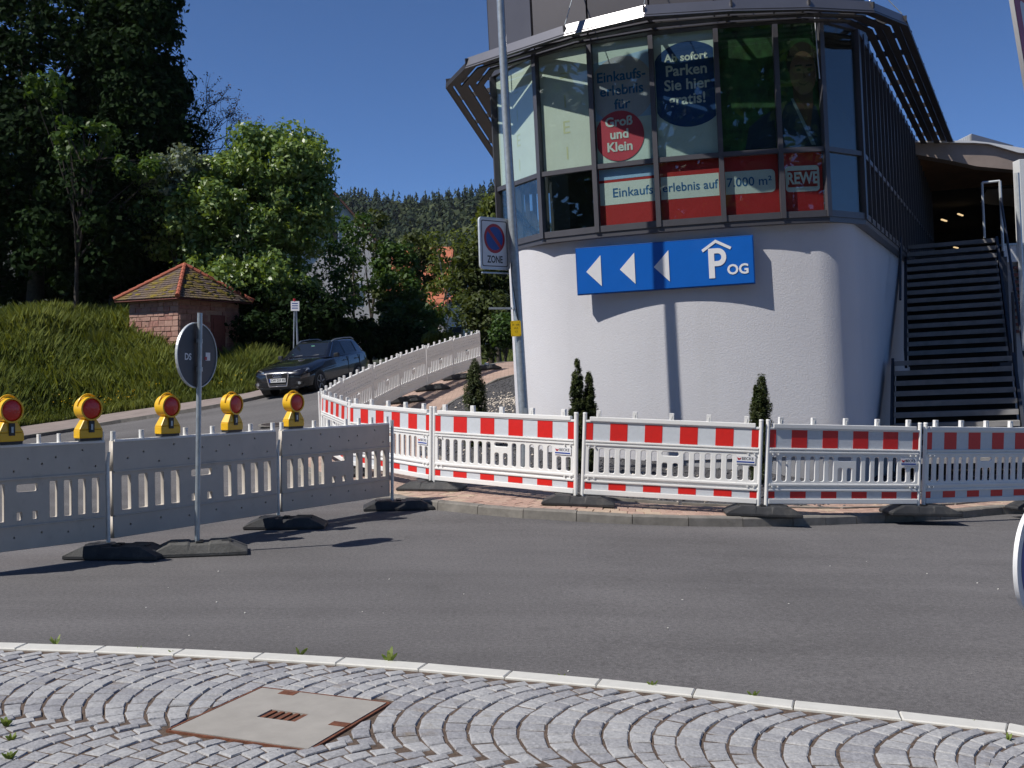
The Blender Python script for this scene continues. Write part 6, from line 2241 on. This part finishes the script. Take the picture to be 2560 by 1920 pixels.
    for k in range(7):
        MB().box(-.28, .28, -.899, -.893, .345+.04*k, .352+.04*k).build("grille_bar", M["chrome"] if k == 0 else M["dark_iron"], root)
    pl = MB().box(-.26, .26, -.915, -.902, .415, .525).build("number_plate", M["plate_white"], root)
    mobj("lettering", text_mesh("CW DX 85", .095, bold=.002), M["ink"], pl, loc=(.02, -.9165, .47))
    MB().box(-.26, -.22, -.9162, -.915, .415, .525).build("plate_band", M["traffic_blue"], pl)
    for k in range(4):
        cx_ = -.096 + .064*k
        mm = MB().tube([(cx_ + .042*math.cos(a), -.905, .60 + .042*math.sin(a)) for a in np.linspace(0, 6.283, 17)], .0075, 6, cap=False)
        mm.build("ring", M["chrome"], root, smooth=True)
    MB().box(-.29, .29, -.90, -.86, .285, .315).build("bumper_trim", M["chrome"], root, bevel=.008)
    MB().box(-.62, .62, -.845, -.7, .20, .28).build("front_lip", M["car_black"], root, bevel=.02)
    for s_ in (0, 1):
        MB().tube([(-.55 + .6*s_, .86, 1.015), (-.1 + .55*s_, .92, 1.06)], .008, 5).build("wiper", M["car_black"], root)
    # stickers in the windscreen and a driver's hand
    o = MB().box(.0, .11, 1.35, 1.36, 1.29, 1.32).build("windscreen_sticker", M["sticker_green"], root, rot=(0, 0, 0))
    MB().box(-.47, -.42, .98, .985, 1.075, 1.10).build("windscreen_sticker", M["sticker_green"], root)
    return root
def glossglass():
    m, n, p = newmat("chrome_glass")
    p.inputs["Base Color"].default_value = (.012, .014, .017, 1); p.inputs["Roughness"].default_value = .05
    p.inputs["Coat Weight"].default_value = .6; p.inputs["Specular IOR Level"].default_value = .6
    M["chrome_glass"] = m
glossglass()
CAR = make_car()
cp = U(722, 992)
CAR.location = (cp.x, cp.y + .75, g(cp.x, cp.y + .75) - .005)
yaw = R(17)
fx, fy = math.sin(yaw), -math.cos(yaw)
# the street rises away: pitch with it
e = 1.3
back = Vector((math.sin(yaw)*1.0, math.cos(yaw)))
back = Vector((-math.sin(-yaw), math.cos(-yaw)))
z0, z1 = g(cp.x, cp.y + .75), g(cp.x + back.x*2.64, cp.y + .75 + back.y*2.64)
xs0 = g(cp.x - .7, cp.y + .75); xs1 = g(cp.x + .7, cp.y + .75)
CAR.rotation_mode = 'XYZ'
CAR.rotation_euler = (math.atan2(z1 - z0, 2.64) * .6, -math.atan2(xs1 - xs0, 1.4) * .3, -yaw)
tag(CAR, "dark blue estate car driving down the far lane", "car")

# ------------------------------------------------------------------ a walker beyond the crest
def person():
    Yp_ = 66.0
    b = at(1222, 912, Yp_)
    zf = at(1222, 897, Yp_).z - 1.66
    root = tag(empty("person", (b.x, b.y, zf)), "distant person in a denim jacket walking beyond the end of the barriers", "person")
    V = [(0, 0, .92), (0, 0, 1.15), (0, 0, 1.38), (0, -.01, 1.46), (0, -.02, 1.55), (0, -.02, 1.66),
         (-.19, 0, 1.38), (-.25, .02, 1.12), (-.22, -.05, .90), (.19, 0, 1.38), (.26, .0, 1.12), (.27, -.04, .90),
         (-.10, 0, .86), (-.10, .10, .48), (-.10, .02, .08), (-.10, -.12, .03), (.10, 0, .86), (.10, -.12, .48), (.10, -.16, .08), (.10, -.28, .03)]
    Ed = [(0,1),(1,2),(2,3),(3,4),(4,5),(2,6),(6,7),(7,8),(2,9),(9,10),(10,11),(0,12),(12,13),(13,14),(14,15),(0,16),(16,17),(17,18),(18,19)]
    rad = [.16,.15,.15,.055,.085,.075,.07,.055,.04,.07,.055,.04,.10,.07,.05,.04,.10,.07,.05,.04]
    me = bpy.data.meshes.new("body"); me.from_pydata(V, Ed, [])
    o = bpy.data.objects.new("body", me); col.objects.link(o)
    md = o.modifiers.new("skin", 'SKIN'); o.modifiers.new("sub", 'SUBSURF').levels = 1
    for i, r_ in enumerate(rad):
        me.skin_vertices[0].data[i].radius = (r_, r_)
    me.skin_vertices[0].data[0].use_root = True
    dg = bpy.context.evaluated_depsgraph_get()
    m2 = bpy.data.meshes.new_from_object(o.evaluated_get(dg))
    bpy.data.objects.remove(o)
    m2.name = "body"
    m2.materials.clear(); m2.materials.append(M["denim"]); m2.materials.append(M["skin"])
    for p in m2.polygons:
        p.use_smooth = True
        if p.center.z > 1.44: p.material_index = 1
    mobj("body", m2, None, root)
    h = MB()
    for j in range(7):
        t = j/6*2.2
        r_ = .115*math.sin(t + .02)
        h.v += [(r_*math.cos(6.283*k/12), .01 + r_*1.1*math.sin(6.283*k/12), 1.60 + .125*math.cos(t)) for k in range(12)]
    for j in range(6):
        for k in range(12): h.f.append((j*12+k, j*12+(k+1) % 12, (j+1)*12+(k+1) % 12, (j+1)*12+k))
    h.build("hair", M["hair"], root, smooth=True)
    bag = tag(MB().box(-.16, .16, -.10, .08, 0, .36).build("shoulder_bag", M["car_black"], None, loc=(b.x + .36, b.y, zf + .82), bevel=.04), "dark bag carried by the distant walker", "bag")
person()

# ------------------------------------------------------------------ the air: far things fade a little
hz_m = bpy.data.materials.new("haze_air")
hz_m.use_nodes = True
hz_n = hz_m.node_tree
hz_n.nodes.remove(hz_n.nodes["Principled BSDF"])
pv_ = hz_n.nodes.new("ShaderNodeVolumePrincipled")
pv_.inputs["Color"].default_value = (.80, .88, 1.0, 1)
pv_.inputs["Density"].default_value = 0.00006
pv_.inputs["Anisotropy"].default_value = 0.2
hz_n.links.new(pv_.outputs[0], hz_n.nodes["Material Output"].inputs["Volume"])
tag(MB().box(-1600, 1600, -700, 1600, -40, 190).build("haze", hz_m), "thin summer haze in the air over the valley", "haze", kind='stuff')
